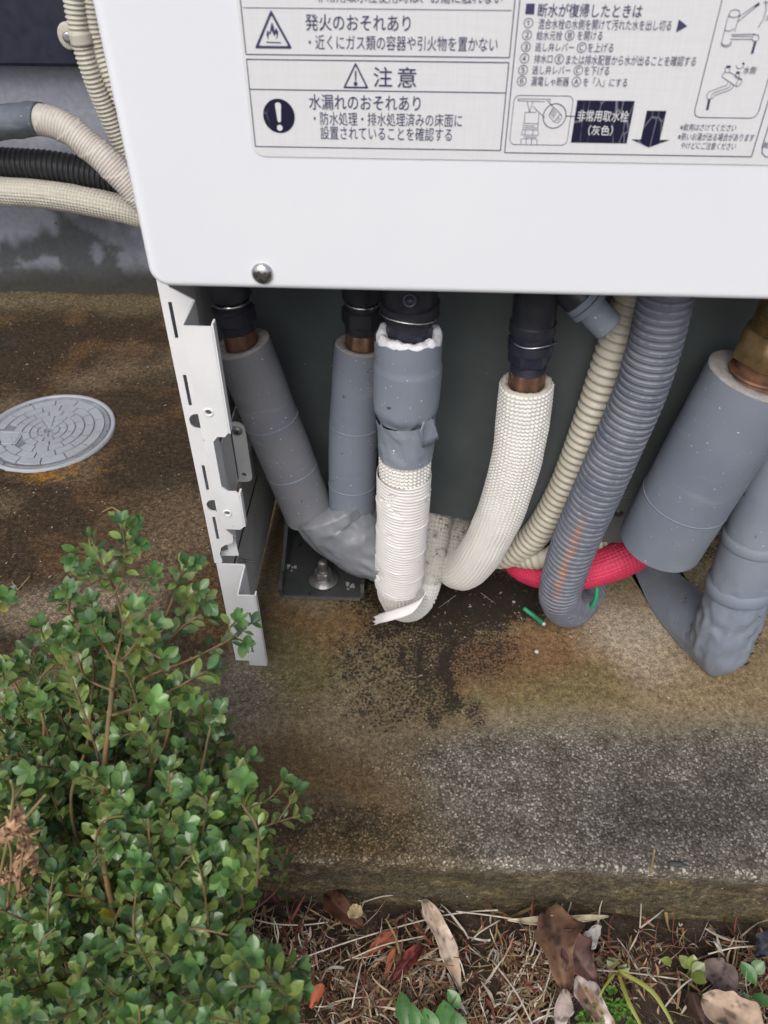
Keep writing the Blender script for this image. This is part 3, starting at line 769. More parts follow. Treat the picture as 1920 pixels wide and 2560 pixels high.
def label_art():
    hr = lambda p, q: [p, q]
    # frames: straight in the label's own plane
    def H(xa, xb, zz, w=LW): return ribbon([(xa, zz), (xb, zz)], w)
    def Vv(xx, za, zb, w=LW): return ribbon([(xx, za), (xx, zb)], w)
    b1 = L(Z2p(83, 314)); b2 = L(Z2p(1643, 350)); c1 = L(Z2p(85, 343)); c2 = L(Z2p(1642, 380)); m1 = L(Z2p(104, 522)); e1 = L(Z2p(136, 860)); e2 = L(Z2p(1588, 900)); m2 = L(Z2p(1620, 558))
    xl_ = (b1[0]+c1[0]+e1[0])/3; xr_ = (b2[0]+c2[0]+e2[0])/3
    zb_ = (b1[1]+b2[1])/2; zc_ = (c1[1]+c2[1])/2; zm_ = (m1[1]+m2[1])/2; ze_ = (e1[1]+e2[1])/2
    t0 = L(Z2p(97, 38)); t1 = L(Z2p(1630, 70)); zt_ = (t0[1]+t1[1])/2
    r1 = L(Z3p(52, 925)); r2 = L(Z3p(1555, 963)); rl = (L(Z3p(147, 0))[0]+r1[0])/2; rr_ = (L(Z3p(1659, 630))[0]+r2[0])/2; zr = (r1[1]+r2[1])/2
    parts = [Vv(xl_, zb_, .6), Vv(xr_, zb_, .6), H(xl_, xr_, zb_), H(xl_+.001, xr_-.001, zt_, LW*.6), Vv(xl_, ze_, zc_), Vv(xr_, ze_, zc_), H(xl_, xr_, zc_), H(xl_, xr_, ze_), H(xl_, xr_, zm_),
             Vv(rl, zr, .6), Vv(rr_, zr, .6), H(rl, rr_, zr)]
    q = L(Z3p(1620, 930)); x2 = rr_+.0035
    parts += [ribbon([(x2, .6), (x2, zr+.005), (x2+.0008, zr+.0018), (x2+.003, zr), (.6, zr)], LW)]
    V, F = join(parts); obj('frame_lines', V, F, M['ink'], label, smooth=False)
    # fire triangle
    def tri(pts, w, nm, extra=()):
        P = [L(Z2p(*p)) for p in pts]; P = P+[P[0]]; big = []
        c = sum(np.array(p) for p in P[:3])/3
        out = [c+(np.array(p)-c)*1.07 for p in P[:3]]; inn = [c+(np.array(p)-c)*w for p in P[:3]]
        y = YL-.0002
        def rnd(T, f):
            o = []
            for i in range(3):
                p = T[i]; a = T[i-1]; b = T[(i+1) % 3]
                for t in np.linspace(0, 1, 5):
                    o.append((1-t)**2*(p+(a-p)*f)+2*t*(1-t)*p+t*t*(p+(b-p)*f))
            return o
        O = rnd(out, .06); I = rnd(inn, .05); n = len(O)
        V = [(p[0], y, p[1]) for p in O+I]; F = [(i, (i+1) % n, n+(i+1) % n, n+i) for i in range(n)]
        V, F = join([(V, F)]+list(extra)); return obj(nm, V, F, M['ink'], label, smooth=False)
    fl = [(215, 238), (203, 205), (210, 178), (222, 195), (228, 160), (236, 130), (248, 160), (252, 185), (262, 165), (274, 190), (270, 220), (258, 240), (266, 212), (258, 198), (250, 218), (242, 196), (234, 180), (228, 205), (220, 196), (216, 215)]
    flm = poly([L(Z2p(*p)) for p in fl]); flt = bmesh.new(); vs = [flt.verts.new(v) for v in flm[0]]; es = [flt.edges.new((vs[i], vs[(i+1) % len(vs)])) for i in range(len(vs))]
    bmesh.ops.triangle_fill(flt, edges=es); flt.verts.index_update(); fm = ([v.co[:] for v in flt.verts], [[v.index for v in f.verts] for f in flt.faces]); flt.free()
    tri(((231, 66), (142, 282), (350, 284)), .84, 'fire_symbol', [fm, ribbon([L(Z2p(203, 250)), L(Z2p(290, 254))], LW*1.1)])
    ex = [poly([L(Z2p(*p)) for p in ((727, 420), (738, 420), (736, 480), (729, 480))]), poly(ring(L(Z2p(732, 497)), .0009)[:-1])]
    tri(((732, 375), (662, 520), (805, 522)), .84, 'caution_symbol', ex)
    c = L(Z2p(278, 688)); R0 = abs(L(Z2p(371, 688))[0]-L(Z2p(184, 688))[0])/2
    V, F = poly(ring(c, R0, 48)[:-1]); ob = obj('mandatory_symbol', V, F, M['inkblock'], label, smooth=False)
    s1 = poly([(c[0]-R0*.19*k, c[1]+z*R0*.078/.001) for k, z in ((1, .0085), (.7, .0098), (0, .0103), (-.7, .0098), (-1, .0085), (-.55, -.0035), (-.3, -.0045), (.3, -.0045), (.55, -.0035))], .0003)
    s2 = poly([(x, z) for x, z in ring((c[0], c[1]-R0*.68), R0*.18)[:-1]], .0003)
    V, F = join([s1, s2]); obj('exclamation_mark', V, F, M['label'], ob, smooth=False)
    text('発火のおそれあり', Z2p, 434, 85, 1058, 185, bold=.004)
    text('・近くにガス類の容器や引火物を置かない', Z2p, 455, 212, 1575, 300)
    text('注', Z2p, 838, 396, 950, 516, bold=.005); text('意', Z2p, 980, 398, 1093, 520, bold=.005)
    text('水漏れのおそれあり', Z2p, 456, 562, 1117, 655, bold=.004)
    text('・防水処理・排水処理済みの床面に', Z2p, 484, 668, 1364, 748)
    text('設置されていることを確認する', Z2p, 524, 752, 1303, 832)
    text('・非常用取水栓使用時は、お湯に触れない', Z2p, 455, -62, 1605, 20)
    # right-hand column
    V, F = poly([L(Z3p(*p)) for p in ((185, 22), (238, 22), (232, 88), (178, 86))]); obj('bullet_square', V, F, M['ink'], label, smooth=False)
    text('断水が復帰したときは', Z3p, 256, 22, 893, 108, bold=.006)
    for k, (ch, x, y) in enumerate((('①', 198, 140), ('②', 189, 214), ('③', 182, 286), ('④', 174, 356), ('⑤', 165, 427), ('⑥', 157, 494))):
        text(ch, Z3p, x-29, y-31, x+29, y+31)
    for s_, x0, y0, x1, y1 in (('混合水栓の水側を開けて汚れた水を出し切る', 258, 118, 1072, 183), ('給水元栓', 248, 187, 404, 245), ('Ⓑ', 420, 184, 478, 248), ('を開ける', 497, 190, 650, 246),
                            ('逃し弁レバー', 239, 260, 476, 315), ('Ⓒ', 494, 258, 552, 322), ('を上げる', 560, 262, 717, 320), ('排水口', 233, 332, 345, 386), ('Ⓔ', 358, 330, 414, 392), ('または排水配管から水が出ることを確認する', 428, 338, 1222, 400),
                            ('逃し弁レバー', 222, 400, 455, 455), ('Ⓒ', 474, 398, 530, 460), ('を下げる', 538, 404, 692, 460), ('漏電しゃ断器', 215, 468, 445, 526), ('Ⓐ', 462, 468, 518, 530), ('を「入」にする', 532, 474, 802, 530),
                            ('※飲用はさけてください', 1124, 755, 1466, 800), ('※熱いお湯が出る場合があります', 1110, 812, 1576, 860), ('やけどにご注意ください', 1128, 868, 1464, 912), ('水側', 1510, 405, 1586, 452), ('水', 1645, 85, 1705, 130), ('給水', 1632, 862, 1720, 905)):
        text(s_, Z3p, x0, y0, x1, y1)
    V, F = poly([L(Z3p(*p)) for p in ((1116, 118), (1168, 160), (1098, 198))]); obj('pointer_triangle', V, F, M['ink'], label, smooth=False)
    a = L(Z3p(472, 740)); x0 = L(Z3p(476, 744))[0]; x1 = L(Z3p(823, 744))[0]; z0 = L(Z3p(640, 873))[1]; z1 = L(Z3p(670, 614))[1]
    V, F = poly([(x0, z0), (x1, z0), (x1, z1), (x0, z1)]); blk = obj('black_name_block', V, F, M['inkblock'], label, smooth=False)
    text('非常用取水栓', Z3p, 496, 672, 808, 742, mat='label', d=.0003, bold=.008, parent=blk); text('（灰色）', Z3p, 562, 762, 712, 826, mat='label', d=.0003, bold=.008, parent=blk)
    xa = L(Z3p(902, 765))[0]; xb = L(Z3p(1020, 765))[0]; zt2 = L(Z3p(980, 676))[1]; zs = L(Z3p(943, 852))[1]; zp = L(Z3p(930, 900))[1]
    wd = (xb-xa); xc = (xa+xb)/2
    V, F = poly([(xa, zt2), (xa, zs), (xa-wd*.52, zs), (xc, zp), (xb+wd*.52, zs), (xb, zs), (xb, zt2)])
    bm = bmesh.new(); vs = [bm.verts.new(v) for v in V]; es = [bm.edges.new((vs[i], vs[(i+1) % 7])) for i in range(7)]; bmesh.ops.triangle_fill(bm, edges=es)
    bmobj('down_arrow', bm, M['inkblock'], label)
    # valve picture
    xs = [L(Z3p(97, 730))[0], L(Z3p(452, 740))[0]]; z0 = L(Z3p(260, 884))[1]; z1 = L(Z3p(290, 584))[1]
    rr = rrect(xs[0], xs[1], z0, z1, .0025); rr = rr+[rr[0]]
    ex = [ribbon(rr, LW*.6)]
    cc = L(Z3p(357, 708)); rc = abs(L(Z3p(427, 708))[0]-L(Z3p(288, 708))[0])/2
    ex.append(ribbon(ring(cc, rc, 36), LW*.9)); ex.append(ribbon([(cc[0]+rc, cc[1]), (x0, cc[1])], LW*.8))
    lines('valve_picture', [[(135, 603), (330, 606)], [(135, 615), (300, 620)], [(135, 603), (135, 615)], [(330, 606), (330, 626)], [(190, 620), (205, 685)], [(225, 622), (205, 685)], [(180, 685), (245, 686), (248, 672), (228, 650)],
          [(178, 685), (172, 750)], [(262, 690), (258, 755)], [(165, 752), (258, 756)], [(163, 765), (235, 770)], [(163, 778), (256, 782)], [(256, 756), (256, 785)], [(163, 790), (155, 822)], [(163, 790), (258, 794), (258, 825)], [(155, 822), (258, 826)], [(180, 792), (176, 822)], [(225, 794), (222, 824)], [(170, 834), (250, 838)],
          [(165, 845), (152, 850), (152, 878)], [(165, 845), (240, 847), (250, 855), (250, 882)], [(185, 846), (183, 880)], [(218, 848), (214, 882)], [(245, 670), (300, 720)], [(310, 612), (362, 665)],
          [(322, 705), (345, 660), (362, 662)], [(322, 705), (355, 745)], [(355, 745), (385, 700), (400, 705)], [(362, 662), (398, 700), (403, 718), (382, 748), (360, 748)],
          [(330, 700), (350, 664)], [(337, 708), (357, 668)], [(344, 715), (364, 674)], [(350, 722), (370, 682)], [(378, 712), (388, 722), (376, 738), (368, 728), (378, 712)]], LW*.55, Z3p, extra=ex)
    # tap pictures in a rounded box
    xk = (L(Z3p(1378, 0))[0]+L(Z3p(1210, 690))[0])/2; xk2 = L(Z3p(1600, 690))[0]; zk = L(Z3p(1400, 719))[1]
    lines('tap_box', [], LW, Z3p, extra=[ribbon([(xk, .6), (xk, zk+.0028), (xk+.0008, zk+.0008), (xk+.0028, zk), (xk2-.0028, zk), (xk2-.0008, zk+.0008), (xk2, zk+.0028), (xk2, .6)], LW*.8)])
    lines('tap_picture', [[(1422, 85), (1432, 66), (1460, 58), (1485, 66), (1488, 82), (1478, 100), (1450, 108), (1425, 100), (1422, 85)], [(1420, 90), (1395, 180), (1402, 188), (1428, 190), (1447, 178), (1450, 172)], [(1487, 88), (1455, 195)], [(1396, 182), (1374, 268), (1382, 282), (1405, 288), (1430, 278), (1436, 250)],
          [(1374, 262), (1390, 276), (1415, 276), (1436, 262)], [(1480, 105), (1600, 20), (1590, 40), (1472, 135)], [(1436, 212), (1575, 208)], [(1430, 240), (1560, 240)], [(1436, 222), (1560, 222)], [(1575, 208), (1600, 215), (1605, 235), (1592, 252), (1568, 250), (1560, 235), (1575, 208)],
          [(1645, 10), (1648, 60), (1630, 120), (1598, 170)], [(1632, 22), (1645, 6), (1660, 22)],
          [(1400, 412), (1396, 438), (1420, 446), (1428, 420)], [(1402, 440), (1382, 455), (1380, 470), (1466, 528)], [(1425, 440), (1500, 485)], [(1466, 528), (1485, 522), (1500, 498), (1500, 485), (1480, 485), (1466, 505), (1466, 528)], [(1464, 448), (1458, 470), (1480, 482), (1488, 455)],
          [(1415, 500), (1408, 520), (1300, 560), (1288, 575), (1285, 598), (1298, 606), (1325, 600), (1330, 585), (1430, 548), (1444, 535), (1448, 520)], [(1432, 512), (1428, 532), (1318, 572), (1312, 600)], [(1465, 398), (1470, 416), (1490, 420), (1510, 408), (1512, 388)]], LW*.6, Z3p)
    for sg in ([(1582, 255), (1562, 328)], [(1302, 606), (1288, 672)]): lines('water_stream', [sg], LW*2.6, Z3p)
    for sg in ([(1405, 408), (1432, 408)], [(1466, 442), (1488, 446)], [(1608, 22), (1580, 40)], [(1505, 392), (1514, 384)]): lines('tap_handle', [sg], LW*2.4, Z3p)
label_art()

# ================================================================== PIPES AND HOSES
def pp(lst): return [at(a, b, y=c) for a, b, c in lst]
def rpx(px, p): return px*dist(p)/FPX
def quilt_disp(pitch, r, A=.0011, seg_per=4, seam=None):
    n = int(round(2*math.pi*r/pitch))
    def f(s, th, S):
        a = np.abs(np.sin(math.pi*s/pitch)); b = np.abs(np.sin(n*th/2))
        q = A*(np.minimum(a, .75)*np.minimum(b, .75)/.56-.5)
        q = q+(vnoise(np.stack([s*60+0*th, 3*np.cos(th)+0*s, 3*np.sin(th)+0*s], -1))-.5)*.0012
        return q
    return f, n*seg_per, pitch/seg_per
def corr_disp(pitch, A, sharp=.6):
    def f(s, th, S):
        c = np.cos(2*math.pi*s/pitch); return A*np.sign(c)*np.abs(c)**sharp
    return f
def groove_disp(pitch, A, w=.17):
    def f(s, th, S):
        ph = np.mod(s/pitch+.5, 1)-.5; return A*(.35-1.35*np.exp(-(ph/w)**2)-.25*(np.abs(ph) > .42))+0*th
    return f
def skin_noise(A=.0008, sc=30):
    def f(s, th, S): return (fbm(np.stack([s*1.0+0*th, .03*np.cos(th)+0*s, .03*np.sin(th)+0*s], -1), sc, 3)-.5)*2*A
    return f
def ringline(c, T, r, w=.0003):
    V, F = lathe(c, T, [(r-.0008, -.0012), (r+w, -.0006), (r+w, .0006), (r-.0008, .0012)], 48); return V, F
def cut_pipe(name, label, P, r, mat, core_r=None, foam='foamgrey', cat='pipe', seams=(), rings=(), group=None, nz=.0006):
    c = np.array(P[-1]); t = thing(name, label, cat, (P[-1][0], P[-1][1], max(0, P[-1][2])), group)
    V, F = tube(P, r, .003, 56, disp=skin_noise(nz), caps=False); o = obj('insulation', V, F, M[mat], t)
    Q, u = catmull(P, .003); T, N, B = frames(Q)
    for k, (i, sg) in enumerate(((0, -1), (-1, 1))):
        rr = r if not np.ndim(r) else r[i]
        V, F = lathe(Q[i]-T[i]*sg*.0005, T[i]*sg, [(rr-.0002, 0.), (rr*.94, .0012), (rr*.75, .0008), (core_r or .008, .0), (core_r or .008, -.012), (.0003, -.0125)], 56)
        V = V+(np.stack([fbm(V+9, 220, 2)]*3, -1)-.5)*.0012
        obj('cut_end', V, F, M[foam], t)
    for sfrac in seams:
        i = int(sfrac*(len(Q)-1)); rr = r if not np.ndim(r) else np.interp(sfrac, np.linspace(0, 1, len(r)), r)
        V, F = ringline(Q[i], T[i], rr); obj('tape_seam', V, F, M['greytape'], o)
    return t, Q, T
def fitting(parent, name, c, axis, prof, mat, seg=48):
    V, F = lathe(c, axis, prof, seg); o = obj(name, V, F, M[mat], parent); autosmooth(o, 35); return o

# (a) leaning grey pipe and (b) upright one, taped together at the bottom
Pa = pp([(603, 858, .066), (640, 950, .066), (700, 1100, .064), (775, 1285, .060)])
a_t, Qa, Ta = cut_pipe('insulated_pipe', 'leaning dusty grey insulated pipe just right of the slotted white post', Pa, .0212, 'greydusty', .0125, seams=(.42, .72), nz=.0005)
def top_nut(t, Q, T, r, hcop, black):
    up = -T[0]; up = up/np.linalg.norm(up)
    upv = np.array([up[0]*.35, up[1]*.35, 1.0]); upv /= np.linalg.norm(upv)
    c = Q[0]-upv*.008
    fitting(t, 'copper_nut', c, upv, [(r, 0, 1), (r, hcop, 1), (r*.86, hcop+.001), (.001, hcop+.0011)], 'copper')
    fitting(t, 'valve_coupling', c+upv*(hcop+.0005), upv, [(r*.8, 0), (r*1.0, .001), (r*1.02, .007), (r*1.25, .008, 1), (r*1.25, .018, 1), (r*.95, .019), (r*.95, .026), (r*1.2, .027), (r*1.2, .06), (.001, .0605)], black)
    V, F = lathe(c+upv*(hcop+.0225), upv, [(r*1.0, 0), (r*1.1, .0005), (r*1.1, .0018), (r*1.0, .0022)], 40); obj('spring_clip', V, F, M['steel'], t)
top_nut(a_t, Qa, Ta, .0125, .018, 'black')
Pb = pp([(903, 862, .072), (893, 960, .070), (882, 1120, .064), (880, 1290, .056)])
b_t, Qb, Tb = cut_pipe('insulated_pipe', 'upright smooth grey insulated pipe half hidden behind the white taped hose', Pb, .0190, 'grey', .0115, seams=(.45, .8), nz=.0005)
top_nut(b_t, Qb, Tb, .0118, .018, 'black')
# crumpled tape round both feet
def tape_wrap():
    P = pp([(828, 1255, .062), (850, 1298, .058), (898, 1345, .050), (950, 1378, .044), (1005, 1405, .042)])
    def d(s, th, S):
        p = np.stack([s*1.0+.012*np.sin(th), .03*np.cos(th)+0*s+.3*s, .03*np.sin(th)+0*s], -1)
        ridge = np.abs(fbm(p*[1, 2.2, 2.2], 38, 4)-.5)*2
        return -.0055*ridge+.0035*np.sin(3*th+s*90)*.3
    V, F = tube(P, [.037, .036, .031, .026, .024], .0022, 90, disp=d)
    V = np.asarray(V)
    o = obj('tape_wrapping', V, F, M['shinytape']); tag(o, 'crumpled grey tape wrapping that binds the two grey pipes together above the anchor foot', 'tape')
tape_wrap()

# (c) white hose with taped grey sleeve, U-bend at the ground
def hose_c():
    t = thing('insulated_hose', 'white hose in ribbed white tape with a torn grey sleeve on top', 'hose', (.142, .03, 0))
    sl = pp([(1023, 838, .020), (1020, 930, .020), (1012, 1040, .020)])
    rs = .0218
    def d(s, th, S):
        k = sstep(S-.014, S, s)
        p = np.stack([s+0*th, .03*np.cos(th)+0*s, .03*np.sin(th)+0*s], -1)
        return -.0034*k**3+(fbm(p, 22, 3)-.5)*.0020+k*(np.abs(fbm(p*[1, 1.6, 1.6], 50, 3)-.5))*-.009+.0008*sstep(S-.045, S-.042, s)
    V, F = tube(sl, rs, .002, 72, disp=d, caps=False)
    V = np.asarray(V); k = 72
    n0 = V[:k].copy(); top = (fbm(n0*1.0+3, 120, 4)-.5)
    for i in range(6): V[i*k:(i+1)*k] += (np.array(sl[0])-np.array(sl[1]))/np.linalg.norm(np.array(sl[0])-np.array(sl[1]))*top[:, None]*.012*(1-i/6)
    sleeve = obj('grey_sleeve', V, F, M['greytape'], t)
    T0 = np.array(sl[0])-np.array(sl[1]); T0 /= np.linalg.norm(T0)
    # torn white foam showing at the top
    prof = [(rs-.0012, -.012), (rs-.0006, -.001), (rs-.0022, .0022), (rs-.006, .0026), (.0145, .0005), (.0135, -.006), (.013, -.02)]
    V, F = lathe(sl[0], T0, prof, 72); V = V+T0[None]*((fbm(V+3, 120, 4)-.5)*.010+.0008)[:, None]+(np.stack([fbm(V+k_, 230, 3) for k_ in (1, 5, 9)], -1)-.5)*.0030*(np.arange(len(V))//72 >= 2)[:, None]
    obj('foam_lining', V, F, M['foamwhite'], sleeve)
    up = np.array((0, .0, 1.)); c = np.array(sl[0])-up*.007
    fitting(t, 'hex_union', c, up, [(.0100, -.006), (.0118, -.004), (.0152, 0.0, 1), (.0152, .0125, 1), (.0140, .0130), (.0140, .016), (.001, .0161)], 'navyplastic')
    v = fitting(t, 'valve_body', c+up*.016, up, [(.0150, 0), (.0155, .002), (.0155, .008), (.0185, .0085), (.0185, .0145), (.0165, .015), (.0172, .020), (.0172, .036), (.001, .0362)], 'black')
    V, F = tube([c+np.array((.0188*math.cos(q), -.0192*abs(math.sin(q))**.7 if True else 0, .0255+.001*math.sin(2*q))) for q in np.linspace(math.pi*1.03, 2*math.pi*.985, 24)], .0006, .001, 8); obj('spring_clip', V, F, M['steel'], v)
    V, F = lathe(c+np.array((0, -.0168, .040)), (0, -1, .2), [(.0045, 0), (.0045, .003), (.0032, .0034), (.0024, .0015), (.0003, .001)], 24); obj('valve_boss', V, F, M['navyplastic'], v)
    # tape collar under the sleeve
    tc = pp([(1013, 1035, .020), (1016, 1075, .020), (1013, 1132, .020)])
    def dc(s, th, S):
        p = np.stack([s+.006*np.sin(th*2), .03*np.cos(th)+0*s, .03*np.sin(th)+.4*s], -1)
        fl = np.exp(-((np.mod(th, 2*math.pi)-1.55)/.22)**2)*sstep(.004, .018, s)*(1-sstep(.018, .030, s))*.0055
        return -.0030*np.abs(fbm(p*[1, 1.2, 1.2], 55, 4)-.5)*2
    V, F = tube(tc, [.0208, .0204, .0204], .0016, 84, disp=dc, caps=False); obj('tape_collar', V, F, M['greytape'], t)
    A = [at(1066, 1042, y=.004), at(1084, 1048, y=.008), at(1099, 1096, y=.010), at(1078, 1112, y=.006), at(1056, 1120, y=.003), at(1052, 1075, y=-.001)]
    bm = bmesh.new(); bm.faces.new([bm.verts.new(v) for v in A]); bmesh.ops.triangulate(bm, faces=bm.faces[:]); bmesh.ops.subdivide_edges(bm, edges=bm.edges[:], cuts=3, use_grid_fill=True)
    for v in bm.verts: v.co += Vector(RNG.normal(0, .0003, 3))
    o = bmobj('tape_flap', bm, M['greytape'], t, True); o.modifiers.new('thick', 'SOLIDIFY').thickness = .0008
    r = .0180
    path = pp([(1016, 1060, .020), (1013, 1150, .020), (1006, 1300, .021), (999, 1420, .024), (997, 1470, .029)])
    z = path[-1]
    path += pp([(1012, 1503, .044), (1038, 1490, .060), (1058, 1430, .073), (1071, 1350, .092), (1084, 1265, .122), (1098, 1200, .17)])
    f, seg, st = quilt_disp(.0032, r, .0016)
    V, F = tube(path, r, st, seg, disp=f, caps=False)
    Q, u = catmull(path, st)
    V = np.asarray(V); F = np.asarray(F)
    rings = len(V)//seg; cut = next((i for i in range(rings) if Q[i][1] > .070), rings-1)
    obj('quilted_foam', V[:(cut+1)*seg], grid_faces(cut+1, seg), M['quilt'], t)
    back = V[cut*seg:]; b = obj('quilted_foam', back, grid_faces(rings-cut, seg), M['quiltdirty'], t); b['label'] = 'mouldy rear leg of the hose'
    # seam cut in the foam
    s0 = at(1022, 1128, y=.0); s1 = at(1018, 1208, y=.0)
    # ribbed wrapping
    i0 = np.argmin(np.abs(Q[:, 2]-at(1010, 1215, y=.003)[2])); i1 = np.argmin(np.linalg.norm(Q-np.array(z), axis=1))
    sub = Q[i0:i1-10:6]
    def dw(s, th, S):
        p = np.stack([s*1.0+0*th, .03*np.cos(th)+0*s, .03*np.sin(th)+0*s], -1)
        ribs = .00038*np.sin(2*math.pi*(s+.0015*np.sin(th))/.0030)
        ov = np.mod(s+.010*th/(2*math.pi)*2, .030)/.030
        return ribs+.0008*(1-ov)**6+(fbm(p, 24, 3)-.5)*.0020+np.where(fbm(p+7, 60, 3) > .67, -.0016, 0)
    V, F = tube(sub, r+.0019, .0006, 96, disp=dw, caps=False); obj('ribbed_wrap', V, F, M['wrap'], t)
    # loose end
    A = [at(1066, 1478, y=.010), at(1052, 1503, y=.003), at(1028, 1522, y=-.001), at(990, 1535, y=-.003), at(960, 1543, y=-.002), at(936, 1550, y=.003)]
    Pq, uq = catmull(A, .0015); n = len(Pq); V = []
    for i, p in enumerate(Pq):
        f_ = i/(n-1); wv = .0105*min(1, .35+2.2*f_)*(1-.25*f_*f_)
        tl = _up*1.0+_rt*(.35-.2*f_)+_fw*(.3*math.sin(f_*3)); tl /= np.linalg.norm(tl)
        for j in range(7):
            g = j/6-.5; V.append(p+tl*g*wv-_fw*(.0015*math.cos(g*3))+_rt*(.0016*math.sin(j*2.3)*(f_ > .93)))
    V = np.array(V); o = obj('loose_tape_end', V, grid_faces(n, 7, False), M['wrap'], t)
    md = o.modifiers.new('thick', 'SOLIDIFY'); md.thickness = .0006
hose_c()

# (d) second white quilted hose
def hose_d():
    t = thing('insulated_hose', 'bare white quilted hose with a copper nut, curving left at its foot', 'hose', (.22, .05, 0))
    r = .0180
    path = pp([(1316, 958, .034), (1308, 1040, .034), (1290, 1150, .036), (1255, 1270, .042), (1205, 1375, .054)])
    path += pp([(1163, 1422, .068), (1133, 1414, .086), (1132, 1368, .105), (1150, 1310, .13)])
    f, seg, st = quilt_disp(.0032, r, .0016)
    V, F = tube(path, r, st, seg, disp=f, caps=False); Q, u = catmull(path, st); T, N, B = frames(Q)
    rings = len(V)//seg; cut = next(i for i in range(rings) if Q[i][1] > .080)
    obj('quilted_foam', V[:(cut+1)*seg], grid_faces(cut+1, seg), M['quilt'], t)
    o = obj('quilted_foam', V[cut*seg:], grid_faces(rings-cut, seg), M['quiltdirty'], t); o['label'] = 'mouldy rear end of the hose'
    V, F = lathe(Q[0]-T[0]*.0, -T[0], [(r-.0006, -.001), (r-.001, .0012), (r*.85, .0014), (.0125, .0), (.0125, -.02)], 60); V = V+(fbm(V, 300, 2)-.5)[:, None]*.0015
    obj('cut_end', V, F, M['quiltcream'], t)
    up = np.array((-.03, .0, 1.)); c = Q[0]-up*.010
    fitting(t, 'copper_nut', c, up, [(.0128, 0, 1), (.0128, .019, 1), (.0115, .0205), (.001, .0206)], 'copper')
    c = c+up*.0205
    prof = [(.0105, 0)]
    for k in range(4): prof += [(.0118, .0006+k*.0016), (.0108, .0014+k*.0016)]
    prof += [(.0128, .0072, 1), (.0145, .0080, 1), (.0145, .0165, 1), (.0150, .0168), (.0150, .0225), (.0138, .0232), (.0138, .0300), (.001, .0301)]
    v = fitting(t, 'threaded_coupling', c, up, prof, 'navyplastic')
    fitting(t, 'valve_body', c+up*.0302, up, [(.0150, 0), (.0150, .006), (.0140, .007), (.0140, .05), (.001, .0505)], 'black')
    V, F = tube([c+np.array((.0156*math.cos(q), -.0156*abs(math.sin(q)), .0255-.0008*math.cos(3*q))) for q in np.linspace(math.pi*1.02, 2*math.pi*.93, 24)], .0007, .001, 8); obj('spring_clip', V, F, M['steel'], v)
hose_d()

# (e) beige corrugated conduit behind the grey drain hose, and a second below it
def conduit(path, r, pitch, A, mat, seg=40, sharp=.7):
    st = pitch/8
    return tube(path, r, st, seg, disp=corr_disp(pitch, A, sharp), caps=True)
Pe = pp([(1588, 720, .052), (1560, 800, .052), (1515, 935, .052), (1462, 1090, .054), (1405, 1230, .058), (1340, 1335, .066), (1270, 1385, .078), (1180, 1385, .10)])
V, F = conduit(Pe, .0118, .0066, .0010, 'beige'); o = obj('corrugated_conduit', V, F, M['beige']); tag(o, 'beige corrugated conduit running down just left of the grey drain hose', 'conduit')
Pe2 = pp([(1265, 1385, .085), (1320, 1395, .070), (1375, 1392, .062), (1450, 1370, .066), (1540, 1320, .09)])
V, F = tube(Pe2, .0095, .0009, 36, disp=corr_disp(.0060, .0007), caps=True); o = obj('corrugated_conduit', V, F, M['beige']); tag(o, 'short pale ribbed conduit low behind the grey drain hose, above the red hose', 'conduit')

# (f) big grey corrugated drain hose with rust
def hose_f():
    path = pp([(1688, 640, .022), (1664, 745, .022), (1640, 850, .022), (1600, 980, .022), (1545, 1110, .022), (1490, 1235, .023), (1440, 1350, .026), (1412, 1430, .031)])
    path += pp([(1400, 1490, .040), (1418, 1520, .058), (1448, 1508, .082), (1475, 1475, .11), (1490, 1435, .15)])
    pitch, r = .0054, .0168; st = pitch/8; seg = 64
    V, F = tube(path, [.0160, .0160, .0162, .0165, .0168, .0172, .0174, .0174, .0174, .0172, .0170, .0168, .0168], st, seg, disp=groove_disp(pitch, .0025, .14), caps=False)
    Q, u = catmull(path, st); n = len(V)//seg
    s = u[:n, None]; th = np.linspace(0, 2*math.pi, seg, endpoint=False)[None]
    dth = np.angle(np.exp(1j*(th-.42+1.0*(s-.235))))
    rust = np.exp(-(dth/.17)**2)*sstep(.185, .220, s)*(1-sstep(.280, .310, s))
    ridge = np.clip(-np.cos(2*math.pi*s/pitch+1.2), 0, 1)**4*.6*(fbm(np.stack([s+0*th, np.cos(th)*.05+0*s, np.sin(th)*.05+0*s], -1), 70, 3) > .48)
    K = np.stack([rust, ridge*.7+0*th, 0*rust], -1).reshape(-1, 3)
    o = obj('drain_hose', V, F, M['conduitgrey'], masks=K); tag(o, 'thick dark grey corrugated drain hose with orange rust stains bending on the concrete', 'hose')
hose_f()

# (i) red quilted hose
def hose_red():
    path = pp([(1262, 1395, .095), (1320, 1432, .072), (1400, 1440, .058), (1480, 1425, .056), (1560, 1395, .062), (1640, 1350, .085), (1700, 1300, .12)])
    r = .0130; f, seg, st = quilt_disp(.0026, r, .0009)
    V, F = tube(path, [.008, .010, .0135, .0150, .0155, .0150, .0145], st, seg, disp=f); o = obj('red_hose', V, F, M['red']); tag(o, 'crimson red quilted hose crossing low between the drain hose and the thick grey pipe', 'hose')
hose_red()

